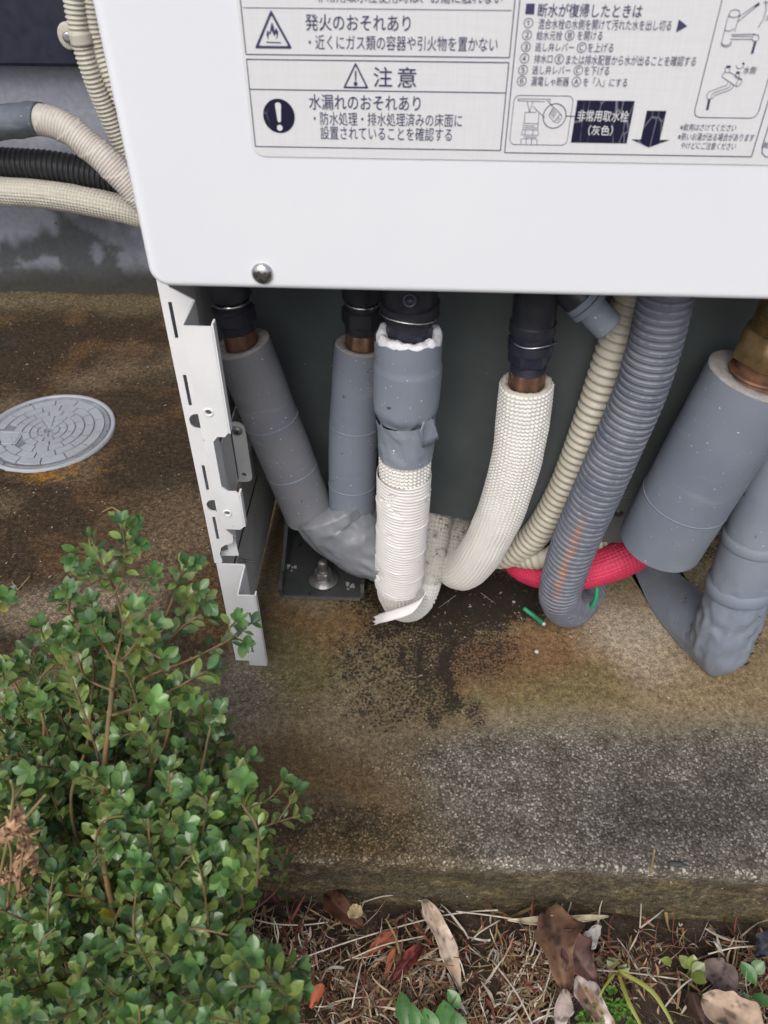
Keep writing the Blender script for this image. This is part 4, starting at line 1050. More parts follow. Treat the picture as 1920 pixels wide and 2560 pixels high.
# (g) thick grey pipe with brass union
def pipe_g():
    Pg = pp([(1893, 940, .020), (1840, 1030, .020), (1760, 1165, .022), (1690, 1285, .024), (1652, 1352, .026)])
    t, Q, T = cut_pipe('insulated_pipe', 'thickest grey insulated pipe, leaning left from a brass union at the right edge', Pg, .0322, 'grey', .0185, foam='foamgrey', seams=(.70,), nz=.0005)
    up = np.array((.10, .02, 1.)); up /= np.linalg.norm(up); c = Q[0]-up*.004+np.array((.004, 0, 0))
    c = c+np.array((-.0035, 0, 0)); q = lambda pr: [(p[0]*1.14, p[1])+tuple(p[2:]) for p in pr]
    fitting(t, 'copper_sleeve', c, up, q([(.0165, -.012), (.0185, -.004), (.0192, 0), (.0188, .003), (.0165, .0048), (.0172, .006), (.0168, .0075), (.0135, .008), (.0135, .016)]), 'copper')
    fitting(t, 'brass_nut', c+up*.0145, up, q([(.0135, 0), (.0185, .0006, 1), (.0198, .003, 1), (.0198, .0185, 1), (.0178, .0215, 1), (.013, .022)]), 'brass')
    prof = []
    for k in range(6): prof += [(.0155, .0365+k*.0018), (.0145, .0374+k*.0018)]
    prof += [(.0160, .048), (.0160, .055), (.001, .0551)]
    fitting(t, 'union_thread', c, up, q(prof), 'brass')
pipe_g()

# (h) grey elbow pipe resting on the slab
def pipe_h():
    path = pp([(2010, 1010, .035), (1960, 1150, .030), (1905, 1300, .026), (1862, 1430, .022), (1834, 1515, .018), (1815, 1568, .016)])
    path += [at(1800, 1604, y=.018)]
    e = path[-1]
    path += pp([(1781, 1594, .030), (1760, 1574, .042), (1704, 1528, .075), (1640, 1466, .12), (1576, 1396, .17)])
    def d(s, th, S):
        p = np.stack([s*1.0+0*th, .03*np.cos(th)+0*s, .03*np.sin(th)+0*s], -1)
        k = np.exp(-((s-.215)/.05)**2)
        return (fbm(p, 26, 4)-.5)*.003-.007*k*np.abs(fbm(p*[1, 1.5, 1.5]+3, 40, 3)-.5)*2
    V, F = tube(path, [.0225, .0235, .024, .0252, .0262, .0268, .0275, .0268, .026, .0255, .025, .025], .0025, 72, disp=d)
    tip = at(1781, 1694, z=.002); V = np.asarray(V); dd = np.linalg.norm(V-tip, axis=1)
    V = V+(tip-V)*(np.exp(-(dd/.022)**2)*.85)[:, None]
    V[:, 2] = np.maximum(V[:, 2], .0015)
    t = thing('elbow_pipe', 'grey taped pipe with an elbow that rests on the concrete at the right edge', 'pipe', (e[0], e[1], 0))
    o = obj('insulation', V, F, M['greytape'], t)
    Q, u = catmull(path, .0025); T, N, B = frames(Q)
    for (py, rr, tl) in ((1352, .0246, .10), (1470, .0258, .45)):
        i = int(np.argmin([abs((1280-FPX*((q-CAM)@_up)/((q-CAM)@_fw))-py)+(q[1] > .03)*900 for q in Q]))
        V, F = lathe(Q[i], T[i]+np.array((tl*.3, 0, 0)), [(rr-.003, -.012), (rr+.0002, -.008), (rr+.0010, .0), (rr+.0004, .0011), (rr-.003, .0014)], 64)
        obj('tape_turn', V, F, M['greytape'], o)
    parts = []
    for k in range(6):
        q = at(1905-k*9, 1560+k*24, y=.012); w_ = .004+.003*random.random()
        parts.append(([q, q+[.0045, .004, -.004], q+[.001, .004, -.010+.002*random.random()]], [(0, 1, 2)]))
    V, F = join(parts); o3 = obj('torn_tape_edge', V, F, M['black'], o, smooth=False); o3.modifiers.new('thick', 'SOLIDIFY').thickness = .001
pipe_h()

# (j) green earth wire
A = [at(1310, 1521, z=.012), at(1335, 1540, z=.011), at(1360, 1560, z=.014)]
t = thing('earth_wire', 'short green wire with a bare cut end lying on the concrete beside the drain hose', 'wire', tuple(A[1]))
V, F = tube(A, .0021, .001, 16); obj('sheath', V, F, M['green'], t)
dv = (A[2]-A[1])/np.linalg.norm(A[2]-A[1]); V, F = lathe(A[2]+dv*.0001, dv, [(.0019, 0), (.0017, .0004), (.0010, .0005), (.0009, .0001), (.0003, .0001)], 16); obj('cut_end', V, F, M['wirecore'], t)
A = [at(1468, 1526, y=.062), at(1484, 1510, y=.060), at(1492, 1482, y=.062), at(1488, 1458, y=.070), at(1474, 1445, y=.085)]
V, F = tube(A, .0021, .001, 16); o = obj('earth_wire', V, F, M['green']); tag(o, 'green wire curving round the back bend of the grey drain hose', 'wire')

# (k) grey drain spout under the panel
A = [at(1440, 735, y=.03), at(1478, 772, y=.028), at(1525, 822, y=.024)]
t = thing('drain_spout', 'small grey plastic spout with a black collar pointing down right under the panel edge', 'spout', tuple(A[2]))
ax = (A[2]-A[1])/np.linalg.norm(A[2]-A[1])
fitting(t, 'spout_tube', A[1], ax, [(.0098, -.004), (.0098, .016), (.0092, .0165), (.0080, .016), (.0080, .004), (.0002, .004)], 'greytape')
cl = []
fitting(t, 'spout_collar', A[1]-ax*.010, ax, [(.0098, 0), (.0125, .0005), (.0125, .0045), (.0112, .005), (.0125, .0055), (.0125, .009), (.0098, .0095)], 'greytape')
fitting(t, 'black_elbow', A[1]-ax*.032, ax, [(.001, 0), (.012, .0005), (.012, .022)], 'black')

# ------------------------------------------------------------------ hoses along the house wall (left)
gl = 'hoses along the house wall'
Pq = pp([(-420, 440, .60), (-200, 462, .60), (0, 478, .60), (120, 487, .60), (230, 506, .60), (330, 528, .60), (480, 570, .60), (620, 620, .62)])
f, seg, st = quilt_disp(.0042, .0172, .0017)
V, F = tube(Pq, .0172, st, seg, disp=f); o = obj('quilted_hose', V, F, M['quiltcream']); tag(o, 'cream quilted hose, lowest of the hoses running along the house foundation', 'hose')
Pk = pp([(-420, 360, .625), (-200, 388, .625), (0, 407, .625), (120, 415, .625), (220, 432, .625), (320, 458, .625), (480, 520, .625), (620, 580, .63)])
V, F = tube(Pk, .0185, .0009, 44, disp=corr_disp(.0068, .0014, .8)); o = obj('corrugated_hose', V, F, M['blackconduit']); tag(o, 'black corrugated hose on top of the cream quilted hose by the foundation', 'hose')
def taped():
    t = thing('taped_pipe', 'ivory tape wrapped pipe with a grey taped end arching down behind the heater', 'pipe', (-.3, .57, .2))
    P = pp([(-420, 330, .58), (-200, 322, .58), (-60, 316, .58), (40, 302, .58), (100, 298, .575), (165, 320, .57), (225, 365, .565), (280, 415, .56), (360, 500, .56), (440, 600, .57)])
    Q, u = catmull(P, .001)
    i0 = int(np.argmin(np.linalg.norm(Q-at(106, 300, y=.577), axis=1)))
    def dg(s, th, S):
        p = np.stack([s+0*th, .03*np.cos(th)+0*s, .03*np.sin(th)+0*s], -1); return (fbm(p, 45, 4)-.5)*.006+.0006
    V, F = tube(Q[:i0+4:8], .0190, .003, 48, disp=dg); obj('grey_tape', V, F, M['slatetape'], t)
    def dw(s, th, S):
        p = np.stack([s+0*th, .03*np.cos(th)+0*s, .03*np.sin(th)+0*s], -1)
        ov = np.mod(s+.012*np.sin(th-.5), .034)/.034
        return .0011*(1-ov)**5+.0004*np.sin(2*math.pi*s/.0036)+(fbm(p, 30, 3)-.5)*.003
    V, F = tube(Q[i0-2::8], [.0275, .0268, .0265, .0262, .0255], .0008, 64, disp=dw) if False else tube(Q[i0-2::8], .0176, .0008, 64, disp=dw); obj('ivory_wrap', V, F, M['wrap2'], t)
M['slatetape'] = grey_pipe('slate_vinyl_tape', (.085, .10, .125), (.13, .15, .18))
M['wrap2'] = simple('ivory_wrapping_tape', (.50, .465, .42), .55, c2=(.43, .40, .36), vs=40, bump=.2, bs=200)
taped()
# two ivory conduits fixed on the cladding
def wall_conduits():
    P = pp([(170, -130, .645), (183, -20, .645), (192, 45, .645), (206, 110, .645), (232, 190, .648), (262, 265, .655), (300, 350, .66), (350, 440, .66)])
    V, F = tube(P, .0122, .0006, 40, disp=corr_disp(.0052, .0010, .8)); o = obj('corrugated_conduit', V, F, M['beigewall']); tag(o, 'ivory corrugated conduit clamped to the dark cladding left of the heater', 'conduit')
    P2_ = pp([(215, -130, .655), (222, -20, .655), (232, 60, .655), (247, 120, .655), (280, 200, .655), (330, 300, .66)])
    V, F = tube(P2_, .0118, .0006, 40, disp=corr_disp(.0052, .0010, .8)); o = obj('corrugated_conduit', V, F, M['beigewall']); tag(o, 'ivory corrugated conduit mostly hidden behind the heater panel edge', 'conduit')
    a = at(200, 80, y=.645); b = at(208, 110, y=.645)
    t = thing('pipe_clamp', 'ivory plastic saddle clamp holding the conduit to the cladding', 'clamp', tuple(a))
    V, F = tube([a, (a+b)/2, b], .0142, .002, 40, caps=False); V = np.asarray(V)
    o = obj('saddle', V, F, M['beigewall'], t); o.modifiers.new('thick', 'SOLIDIFY').thickness = .002
    e = at(168, 91, y=.652); V, F = lathe(e, (0, -1, 0), [(.0002, 0), (.0100, 0), (.0120, -.001), (.0120, -.006), (.001, -.006)], 32); V = V*[1, 1, 1]
    V[:, 2] = e[2]+(V[:, 2]-e[2])*1.25; obj('fixing_ear', V, F, M['beigewall'], t)
    e = at(169, 93, y=.649); V, F = lathe(e, (0, -1, 0), [(.0062, 0), (.0060, .0015), (.003, .002), (.0003, .0018)], 20); obj('fixing_screw', V, F, M['zinc'], t)
wall_conduits()

# ------------------------------------------------------------------ manhole cover
def manhole():
    cx, cy, R0 = -.2923, .3330, .0790
    t = thing('manhole_cover', 'round grey plastic inspection cover with a brick ring pattern set in the brown concrete', 'manhole cover', (cx, cy, 0))
    V, F = lathe((cx, cy, -.0010), (0, 0, 1), [(R0+.0005, -.006), (R0, .0025), (R0-.001, .0035), (R0-.0045, .0036), (R0-.0052, .0008), (R0-.0060, .0007)], 96); obj('rim', V, F, M['manhole'], t)
    V, F = lathe((cx, cy, -.0010), (0, 0, 1), [(R0-.0062, .0), (R0-.0066, .0026), (R0-.0085, .0029), (R0-.0095, .0017), (.001, .0018)], 96); lid = obj('lid', V, F, M['manholedark'], t)
    parts = []; badge = math.radians(200); plate = (cx-.045, cy-.018)
    radii = [(.066, .0548, 14), (.0535, .0433, 14), (.042, .0322, 14), (.031, .0225, 11), (.0213, .0135, 10), (.0125, .0055, 9)]
    for q, (r1, r0, n) in enumerate(radii):
        for k in range(n):
            a0 = 2*math.pi*(k+.5*(q % 2)+.15*q)/n; a1 = a0+2*math.pi/n-.0016/r1
            am = (a0+a1)/2; mx = (cx+math.cos(am)*(r0+r1)/2, cy+math.sin(am)*(r0+r1)/2)
            if abs(mx[0]-plate[0]) < .019 and abs(mx[1]-plate[1]) < .017: continue
            m = 6; V = []
            for h, ins in ((.0016, 0), (.0033, .0004)):
                for rr in (r0+ins, r1-ins):
                    for j in range(m): a = a0+(a1-a0)*j/(m-1); V.append((cx+rr*math.cos(a), cy+rr*math.sin(a), .0-.0010+h))
            f = []
            for j in range(m-1):
                f += [(2*m+j, 3*m+j, 3*m+j+1, 2*m+j+1), (j, 2*m+j, 2*m+j+1, j+1), (m+j, m+j+1, 3*m+j+1, 3*m+j)]
            f += [(0, m, 3*m, 2*m), (m-1, 3*m-1, 4*m-1, 2*m-1)]
            parts.append((V, f))
    V, F = join(parts); obj('brick_pattern', V, F, M['manhole'], lid, smooth=False)
    bm = slabpoly(rrect(plate[0]-.016, plate[0]+.016, plate[1]-.014, plate[1]+.014, .005), 'xy', .0005, .0023); o = bmobj('name_plate', bm, M['manhole'], lid)
    pp_ = rrect(plate[0]-.0135, plate[0]+.0135, plate[1]-.0115, plate[1]+.0115, .004); P = [(a, b, .0025) for a, b in pp_+[pp_[0]]]
    V, F = tube(P, .0005, .003, 6, caps=False, smooth_path=False, ref=(0, 0, 1)); obj('plate_border', V, F, M['manhole'], o)
    cu = bpy.data.curves.new('t', 'FONT'); cu.body = 'おすい'; cu.size = 1
    ob = bpy.data.objects.new('t', cu); COL.objects.link(ob); me = bpy.data.meshes.new_from_object(ob.evaluated_get(bpy.context.evaluated_depsgraph_get()))
    V = np.array([v.co[:] for v in me.vertices]); F = [tuple(p.vertices) for p in me.polygons]; bpy.data.objects.remove(ob)
    lo, hi = V.min(0), V.max(0); u = (V[:, 0]-lo[0])/(hi[0]-lo[0])-.5; v = (V[:, 1]-lo[1])/(hi[1]-lo[1])-.5
    ob = obj('raised_lettering', np.c_[plate[0]+u*.022, plate[1]+v*.009, np.full(len(u), .0026)], F, M['manhole'], o, smooth=False)
    ob.modifiers.new('thick', 'SOLIDIFY').thickness = .0008
manhole()

# ================================================================== PLANTS AND LITTER
class Soup:
    def __init__(s): s.V = []; s.F = []; s.C = []; s.n = 0
    def add(s, V, F, c):
        V = np.asarray(V, float); c = np.asarray(c, float)
        s.V.append(V); s.C.append(np.repeat(c[None], len(V), 0) if c.ndim == 1 else c); s.F += [tuple(i+s.n for i in f) for f in F]; s.n += len(V)
    def build(s, name, mat, parent=None, loc=None): return obj(name, np.vstack(s.V), s.F, M[mat], parent, True, col=np.vstack(s.C), loc=loc)
def leaf_geo(base, d, up, Ln, W, fold=.25, curl=.15, shape=.62, nr=6, crinkle=0., ripple=0., serr=0.):
    """obovate leaf blade: rows along the midrib, 4 cells across"""
    d = np.asarray(d, float); d = d/np.linalg.norm(d); up = np.asarray(up, float); up = up-d*(up@d); up = up/(np.linalg.norm(up)+1e-9); sd_ = np.cross(d, up)
    V = []; ts = np.linspace(0, 1, nr+1)
    if shape > 1.1: ts = 1-(1-ts)**1.35
    for i, t in enumerate(ts):
        wv = max(.03, (math.sin(math.pi*min(1, t**shape)))**(.75 if shape < 1.1 else .68) if t < 1 else .0)*W/2
        if serr: wv *= 1+serr*(i % 2)
        c = base+d*Ln*t+up*(-curl*Ln*t*t+.12*Ln*math.sin(math.pi*t)*curl)
        for j, g in enumerate((-1, -.5, 0, .5, 1)):
            off = up*(fold*abs(g)*wv)
            if crinkle: off = off+up*random.gauss(0, crinkle)*W+sd_*random.gauss(0, crinkle*.4)*W
            if ripple: off = off+up*math.sin(t*11+g*2)*ripple*W*abs(g)
            V.append(c+sd_*g*wv+off)
    F = []
    for i in range(nr):
        for j in range(4):
            a = i*5+j; F.append((a, a+1, a+6, a+5))
    return V, F

SHRUB_BASE = np.array((-.03, -.245, -.085))
def shrub_depth(py): return np.interp(py, [1250, 1500, 1750, 2000, 2250, 2560], [-.155, -.165, -.185, -.215, -.25, -.298])
def build_shrub():
    t = thing('holly_shrub', 'small leaved glossy green shrub at the lower left, its branches leaning over the concrete', 'shrub', tuple(SHRUB_BASE))
    leaves = Soup(); stems = []
    def sp(px, py, dy=0.): return at(px, py, y=float(shrub_depth(py))+dy)
    GREEN = [(.040, .098, .040), (.062, .14, .048), (.090, .18, .055), (.028, .075, .040), (.125, .215, .060), (.075, .15, .072), (.115, .175, .080)]
    def shoot(P, leafy=.75, dens=1., size=1., yel=0., r0=.0011, r1=.0007):
        Q, u = catmull(P, .002); T, N, B = frames(Q)
        r0 *= .62; r1 *= .62; V, F = tube(P, [r0]+[r0+(r1-r0)*k/(len(P)-1) for k in range(1, len(P))], .004, 7); stems.append((V, F))
        S = u[-1]; s = S*(1-leafy); k = 0; ph = random.random()*6
        while s < S:
            i = min(len(Q)-1, int(s/S*(len(Q)-1))); f = s/S
            a = ph+k*2.4; rad = N[i]*math.cos(a)+B[i]*math.sin(a)
            tilt = .45+.5*f
            d = rad+T[i]*tilt*random.uniform(.6, 1.3)+np.array((0, 0, .25)); up = T[i]+np.array((0, -.2, .9))-rad*.2+RNG.normal(0, .25, 3)
            Ln = size*random.uniform(.0062, .0100)*(1-.25*f**6); W = Ln*random.uniform(.46, .60)
            c = np.array(random.choice(GREEN))*random.uniform(.85, 1.7)*np.array((1.2, 1.05, .88))
            if random.random() < .30*f+.12+yel: c = c*.3+np.array((.22, .285, .070))*.7*random.uniform(.7, 1.2)
            if random.random() < .012: c = np.array((.36, .29, .03))
            if random.random() < .10: c = c*.5+np.array((.13, .17, .10))*.5
            b = Q[i]+rad*.0012
            V, F = leaf_geo(b, d, up, Ln, W, random.uniform(.1, .35), random.uniform(-.1, .3), random.uniform(1.1001, 1.35), 8)
            g = np.repeat(c[None], len(V), 0)
            m = np.arange(len(V)) % 5 == 2; g[m] = g[m]*.75+np.array((.10, .16, .05))*.25
            leaves.add(V, F, g)
            k += 1; s += (.0021+.0018*(1-f))/dens*random.uniform(.7, 1.3)
        for q in range(5):     # rosette at the tip
            a = ph+q*1.257+random.random()*.4; rad = N[-1]*math.cos(a)+B[-1]*math.sin(a); d = rad*random.uniform(.5, 1.)+T[-1]*random.uniform(.5, 1.1)
            Ln = size*random.uniform(.0055, .0086); c = np.array(random.choice(GREEN))*random.uniform(.9, 1.4)*.7+np.array((.10, .19, .04))*(.3+yel)
            V, F = leaf_geo(Q[-1], d, T[-1]+np.array((0, -.1, .6)), Ln, Ln*.6, .25, random.uniform(-.1, .2), 1.35, 8); leaves.add(V, F, c)
    Zs = lambda x, y: (x*800/1659, 1250+y*800/1659)
    def br(pts, dy=0., **k):
        n = len(pts); shoot([sp(*Zs(x, y), dy+ (0.006*math.sin(i*1.7))) for i, (x, y) in enumerate(pts)], **k)
    # main stems seen in the photograph
    root = SHRUB_BASE
    def main(pts, r0, r1, dy=0.):
        P = [root+RNG.normal(0, .01, 3)*[1, 1, 0]]+[sp(*Zs(x, y), dy) for x, y in pts]
        V, F = tube(P, list(np.linspace(r0*.6, r1*.55, len(P))), .002, 12, disp=lambda s, th, S: (fbm(np.stack([s+0*th, .004*np.cos(th)+0*s, .004*np.sin(th)+0*s], -1), 160, 3)-.5)*.0009+.0003*np.exp(-((np.mod(s, .017)-.008)/.0015)**2)); stems.append((V, F))
    main([(560, 2000), (535, 1600), (545, 1340), (556, 1240), (562, 1150), (574, 1060), (580, 985), (592, 910), (595, 850)], .0027, .0019, -.010)
    main([(400, 1750), (455, 1250), (480, 960)], .0020, .0012)
    main([(760, 1600), (860, 1250), (890, 1090)], .0020, .0012)
    main([(160, 1900), (225, 1250), (215, 1100)], .0020, .0012)
    main([(900, 2000), (1000, 1600), (1090, 1180)], .0020, .0012)
    D = -.012
    br([(595, 850), (622, 740), (640, 650), (690, 560)], D, leafy=.5, yel=.25, size=1.12, r0=.0012)
    br([(595, 850), (545, 770), (505, 715), (470, 640)], D, leafy=.45, r0=.0013)
    br([(600, 850), (660, 800), (745, 690), (800, 640)], D, leafy=.45, yel=.2, r0=.0013, size=1.1)
    br([(580, 985), (490, 950), (430, 900), (400, 800), (370, 760)], D, leafy=.5, yel=.15, r0=.0012)
    br([(585, 1115), (690, 1082), (760, 1050), (800, 1045)], D-.004, leafy=.45, yel=.5, size=1.15, r0=.0013)
    br([(760, 1050), (840, 1010), (930, 965), (1040, 900), (1110, 880)], D, leafy=.42, size=1.1, r0=.0013)
    br([(900, 1040), (960, 1000), (985, 1030)], D, leafy=.7)
    br([(740, 930), (820, 890), (1000, 820), (1180, 728), (1240, 680), (1300, 640)], 0, leafy=.42, r0=.0013, dens=.9)
    br([(1180, 728), (1230, 720), (1270, 740)], 0, leafy=.5, dens=.6); br([(1170, 735), (1180, 680), (1230, 620)], 0, leafy=.5, dens=.7)
    br([(770, 840), (820, 790), (900, 700), (1010, 610), (1100, 610)], 0.004, leafy=.5, r0=.0012)
    br([(850, 760), (930, 620), (960, 520), (1030, 470)], .01, leafy=.6); br([(930, 620), (1000, 540), (1060, 500), (1080, 530)], .01, leafy=.7)
    br([(860, 600), (900, 500), (930, 400), (960, 340)], .015, leafy=.6); br([(930, 400), (975, 350), (1010, 330)], .015, leafy=.7, dens=.7)
    br([(640, 640), (600, 480), (560, 400), (510, 290), (470, 190)], .012, leafy=.75, r0=.0012, dens=1.1)
    br([(600, 480), (640, 380), (650, 260), (630, 110)], .012, leafy=.75, dens=1.1); br([(645, 300), (690, 250), (720, 230)], .012, leafy=.8); br([(640, 250), (660, 170), (690, 140)], .012, leafy=.8)
    br([(560, 430), (470, 390), (440, 360)], .012, leafy=.75); br([(510, 290), (420, 270), (380, 300)], .012, leafy=.7); br([(700, 520), (750, 430), (800, 380)], .01, leafy=.6)
    br([(400, 640), (350, 560), (310, 500)], .01, leafy=.8); br([(350, 580), (360, 500), (350, 470)], .01, leafy=.8)
    br([(420, 760), (380, 640), (470, 560), (470, 520)], .01, leafy=.6); br([(260, 800), (230, 720), (205, 650)], .01, leafy=.5); br([(340, 830), (320, 720), (335, 670)], .01, leafy=.6)
    br([(-60, 640), (-10, 560), (25, 510)], .0, leafy=.7)
    br([(100, 1000), (60, 900), (100, 830)], .01, leafy=.7); br([(20, 1000), (20, 930), (10, 880)], .0, leafy=.8, size=1.2)
    br([(1090, 1180), (1075, 1120), (1130, 1090), (1250, 1070)][:3], .0, leafy=.6)
    br([(890, 1090), (880, 1190), (900, 1000), (890, 940)][2:], .0, leafy=.8)
    # right flank reaching over the slab's edge (second zoom: offset 1850)
    Zt = lambda x, y: (x*800/1659, 1850+y*800/1659)
    def bt(pts, dy=0., **k): shoot([sp(*Zt(x, y), dy) for x, y in pts], **k)
    bt([(1000, 500), (1140, 260), (1230, 160), (1300, 100)], 0, leafy=.45, dens=.8); bt([(1100, 480), (1290, 360), (1400, 300), (1470, 220)], 0, leafy=.6, dens=.85)
    bt([(1150, 560), (1300, 480), (1420, 430), (1560, 390)], 0, leafy=.65, dens=1.); bt([(1430, 430), (1490, 350), (1530, 260)], 0, leafy=.4, dens=.6); bt([(1050, 640), (1200, 560), (1260, 500), (1280, 450)], 0, leafy=.7)
    bt([(1150, 900), (1200, 780), (1250, 720), (1260, 680)], 0, leafy=.7); bt([(1180, 980), (1250, 900), (1300, 830)], 0, leafy=.8, size=1.15); bt([(1200, 1260), (1300, 1250), (1450, 1270), (1560, 1300)], 0, leafy=.8, size=1.2)
    bt([(1130, 1450), (1230, 1300), (1330, 1180), (1400, 1130)], 0, leafy=.7, size=1.25); bt([(1350, 1250), (1450, 1200), (1540, 1180)], 0, leafy=.7, size=1.2); bt([(1300, 1520), (1380, 1470), (1420, 1420)], 0, leafy=.7)
    # fill: clumps of shoots through the bush's volume, behind and below the front ones
    poly_ = [(-60, 1830), (60, 1640), (180, 1560), (330, 1480), (420, 1560), (470, 1700), (480, 1790), (560, 1830), (600, 1900), (640, 2010), (620, 2110), (600, 2260), (620, 2330), (690, 2400), (715, 2480), (690, 2640), (-60, 2640)]
    def inside(x, y):
        c = False; n = len(poly_)
        for i in range(n):
            x1, y1 = poly_[i]; x2, y2 = poly_[(i+1) % n]
            if (y1 > y) != (y2 > y) and x < (x2-x1)*(y-y1)/(y2-y1)+x1: c = not c
        return c
    cnt = 0
    while cnt < 500:
        px, py = random.uniform(-60, 760), random.uniform(1450, 2640)
        if not inside(px, py): continue
        thin = py < 1700
        if (thin and random.random() < .62) or (py < 1900 and random.random() < .25): continue
        dy = (random.uniform(-.026, .05) if py > 1840 else random.uniform(-.008, .05))*(1 if not thin else .6)
        tip = sp(px, py, dy)
        if tip[2] < -.075: continue
        out = np.array((random.gauss(.15, .55), random.gauss(-.05, .4), random.uniform(.5, 1.2))); out /= np.linalg.norm(out)
        Ls = random.uniform(.025, .055); mid = tip-out*Ls*.5+RNG.normal(0, .003, 3); b = tip-out*Ls
        b = b+(root-b)*.12
        if random.random() < .35: shoot([b+(root-b)*.35, b, mid, tip], leafy=.55, size=random.uniform(.95, 1.3), yel=.08, r0=.0012, dens=.95)
        else: shoot([b, mid, tip], leafy=.9, size=random.uniform(.9, 1.35), yel=.1, dens=.95)
        cnt += 1
    V, F = join(stems); obj('stems', V, F, M['bark'], t)
    leaves.build('foliage', 'leaf', t)
build_shrub()

# dried weed in front of the shrub, left edge
def dried_weed():
    t = thing('dried_weed', 'withered tan flower stalks with crinkled seed heads in front of the shrub', 'weed', (-.14, -.27, -.07))
    S = []; Zt = lambda x, y: (x*800/1659, 1850+y*800/1659)
    for pts in ([(-30, 820), (30, 560), (70, 290), (55, 210)], [(-20, 500), (100, 440), (160, 370), (235, 285)], [(40, 860), (60, 620), (40, 500)], [(90, 860), (110, 650), (120, 560)], [(-30, 480), (30, 470), (100, 430)]):
        P = [at(*Zt(x, y), y=-.262-.002*i) for i, (x, y) in enumerate(pts)]
        V, F = tube(P, [.0008, .0007, .0006, .0005][:len(P)], .003, 6); S.append((V, F))
    V, F = join(S); obj('stalks', V, F, M['drystem'], t)
    so = Soup()
    for (x, y) in ((90, 440), (120, 470), (60, 500), (80, 420), (130, 550), (170, 640), (30, 700), (60, 690), (110, 800), (100, 590), (45, 470)):
        for k in range(8):
            b = at(*Zt(x+random.gauss(0, 14), y+random.gauss(0, 14)), y=-.262+random.gauss(0, .003))
            V, F = leaf_geo(b, RNG.normal(0, 1, 3), RNG.normal(0, 1, 3), random.uniform(.003, .0075), random.uniform(.0025, .005), .5, .5, .7, 5, crinkle=.22)
            so.add(V, F, np.array((.42, .26, .16))*random.uniform(.7, 1.25))
    so.build('seed_heads', 'dry', t)
M['drystem'] = simple('dry_stem', (.30, .22, .10), .7, c2=(.2, .14, .07))
dried_weed()

# matted dry grass on the soil
def dry_grass():
    so = Soup()
    cols = [(.36, .22, .13), (.46, .35, .24), (.25, .13, .08), (.55, .48, .37), (.16, .085, .055), (.42, .28, .17), (.22, .06, .045), (.30, .23, .10), (.6, .55, .46)]
    N = 36000
    X = RNG.uniform(-.14, .62, N); Y = RNG.uniform(-.40, -.180, N)
    D = .18+.82*sstep(.36, .56, fbm(np.stack([X, Y, 0*X+3], -1), 24, 3))
    D *= sstep(-.180, -.212, Y+RNG.normal(0, .006, N))*.95+.05
    ok = RNG.random(N) < D*.85; X = X[ok]; Y = Y[ok]; Zs_ = soil_h(X, Y)
    for k in range(len(X)):
        x, y, z = X[k], Y[k], Zs_[k]+random.uniform(-.002, .014)
        Ln = random.choice((random.uniform(.004, .012), random.uniform(.006, .018), random.uniform(.012, .035)))
        a = random.uniform(0, 6.283); el = random.gauss(.15, .45); w = random.choice((random.uniform(.00015, .0004), random.uniform(.0002, .0005), random.uniform(.0004, .0008)))
        d = np.array((math.cos(a)*math.cos(el), math.sin(a)*math.cos(el), math.sin(el))); p = np.array((x, y, z)); V = []; n = 5
        bend = RNG.normal(0, 1, 3)*[.8, .8, .5]*(1.3 if Ln < .02 else .35)
        for i in range(n+1):
            f = i/n; sd_ = np.cross(d, (0, 0, 1)); sd_ = sd_/(np.linalg.norm(sd_)+1e-6)
            tw = math.sin(f*4+k)*.8; sv = sd_*math.cos(tw)+np.array((0, 0, 1))*math.sin(tw)
            ww = w*(.4+1.2*math.sin(math.pi*min(1, .15+f*.85)))
            V += [p-sv*ww, p+sv*ww]
            p = p+d*Ln/n; d = d+bend/n+RNG.normal(0, .12, 3); d /= np.linalg.norm(d)
            p[2] = max(p[2], float(-.088))
        so.add(V, [(2*i, 2*i+1, 2*i+3, 2*i+2) for i in range(n)], np.array(random.choice(cols))*random.uniform(.45, 1.05))
    # long pale straws
    for pts in ([(640, 2300), (690, 2310), (760, 2312), (820, 2305)], [(740, 2400), (900, 2345), (1080, 2295), (1170, 2280), (1245, 2275)], [(1140, 2278), (1250, 2292), (1330, 2308), (1385, 2335)], [(900, 2258), (960, 2240), (1010, 2240), (1060, 2255), (1110, 2280)], [(1330, 2420), (1380, 2320), (1410, 2252)], [(1395, 2330), (1420, 2280), (1435, 2230)], [(1600, 2320), (1603, 2260), (1605, 2215)],
                [(1480, 2425), (1560, 2430), (1640, 2440), (1710, 2450)], [(1600, 2320), (1640, 2290), (1660, 2272)], [(1230, 2400), (1290, 2480), (1330, 2560)], [(1250, 2300), (1200, 2330), (1180, 2350)], [(880, 2395), (960, 2362), (1060, 2340)], [(905, 2400), (890, 2470), (880, 2520)], [(1770, 2385), (1830, 2370), (1890, 2365)], [(1660, 2520), (1700, 2470), (1750, 2430)], [(640, 2560), (655, 2500), (662, 2480)], [(1850, 2480), (1800, 2510), (1760, 2560)]):
        P = [at(a, b, z=-.060+.004*math.sin(i*2)) for i, (a, b) in enumerate(pts)]
        V, F = tube(P, .0006, .004, 6); so.add(V, F, np.array((.58, .52, .42))*random.uniform(.75, 1.05))
    o = so.build('dry_grass', 'dry', loc=(.2, -.28, -.08)); tag(o, 'matted dry brown grass and straw covering the soil in front of the slab', 'grass', kind='stuff')
dry_grass()

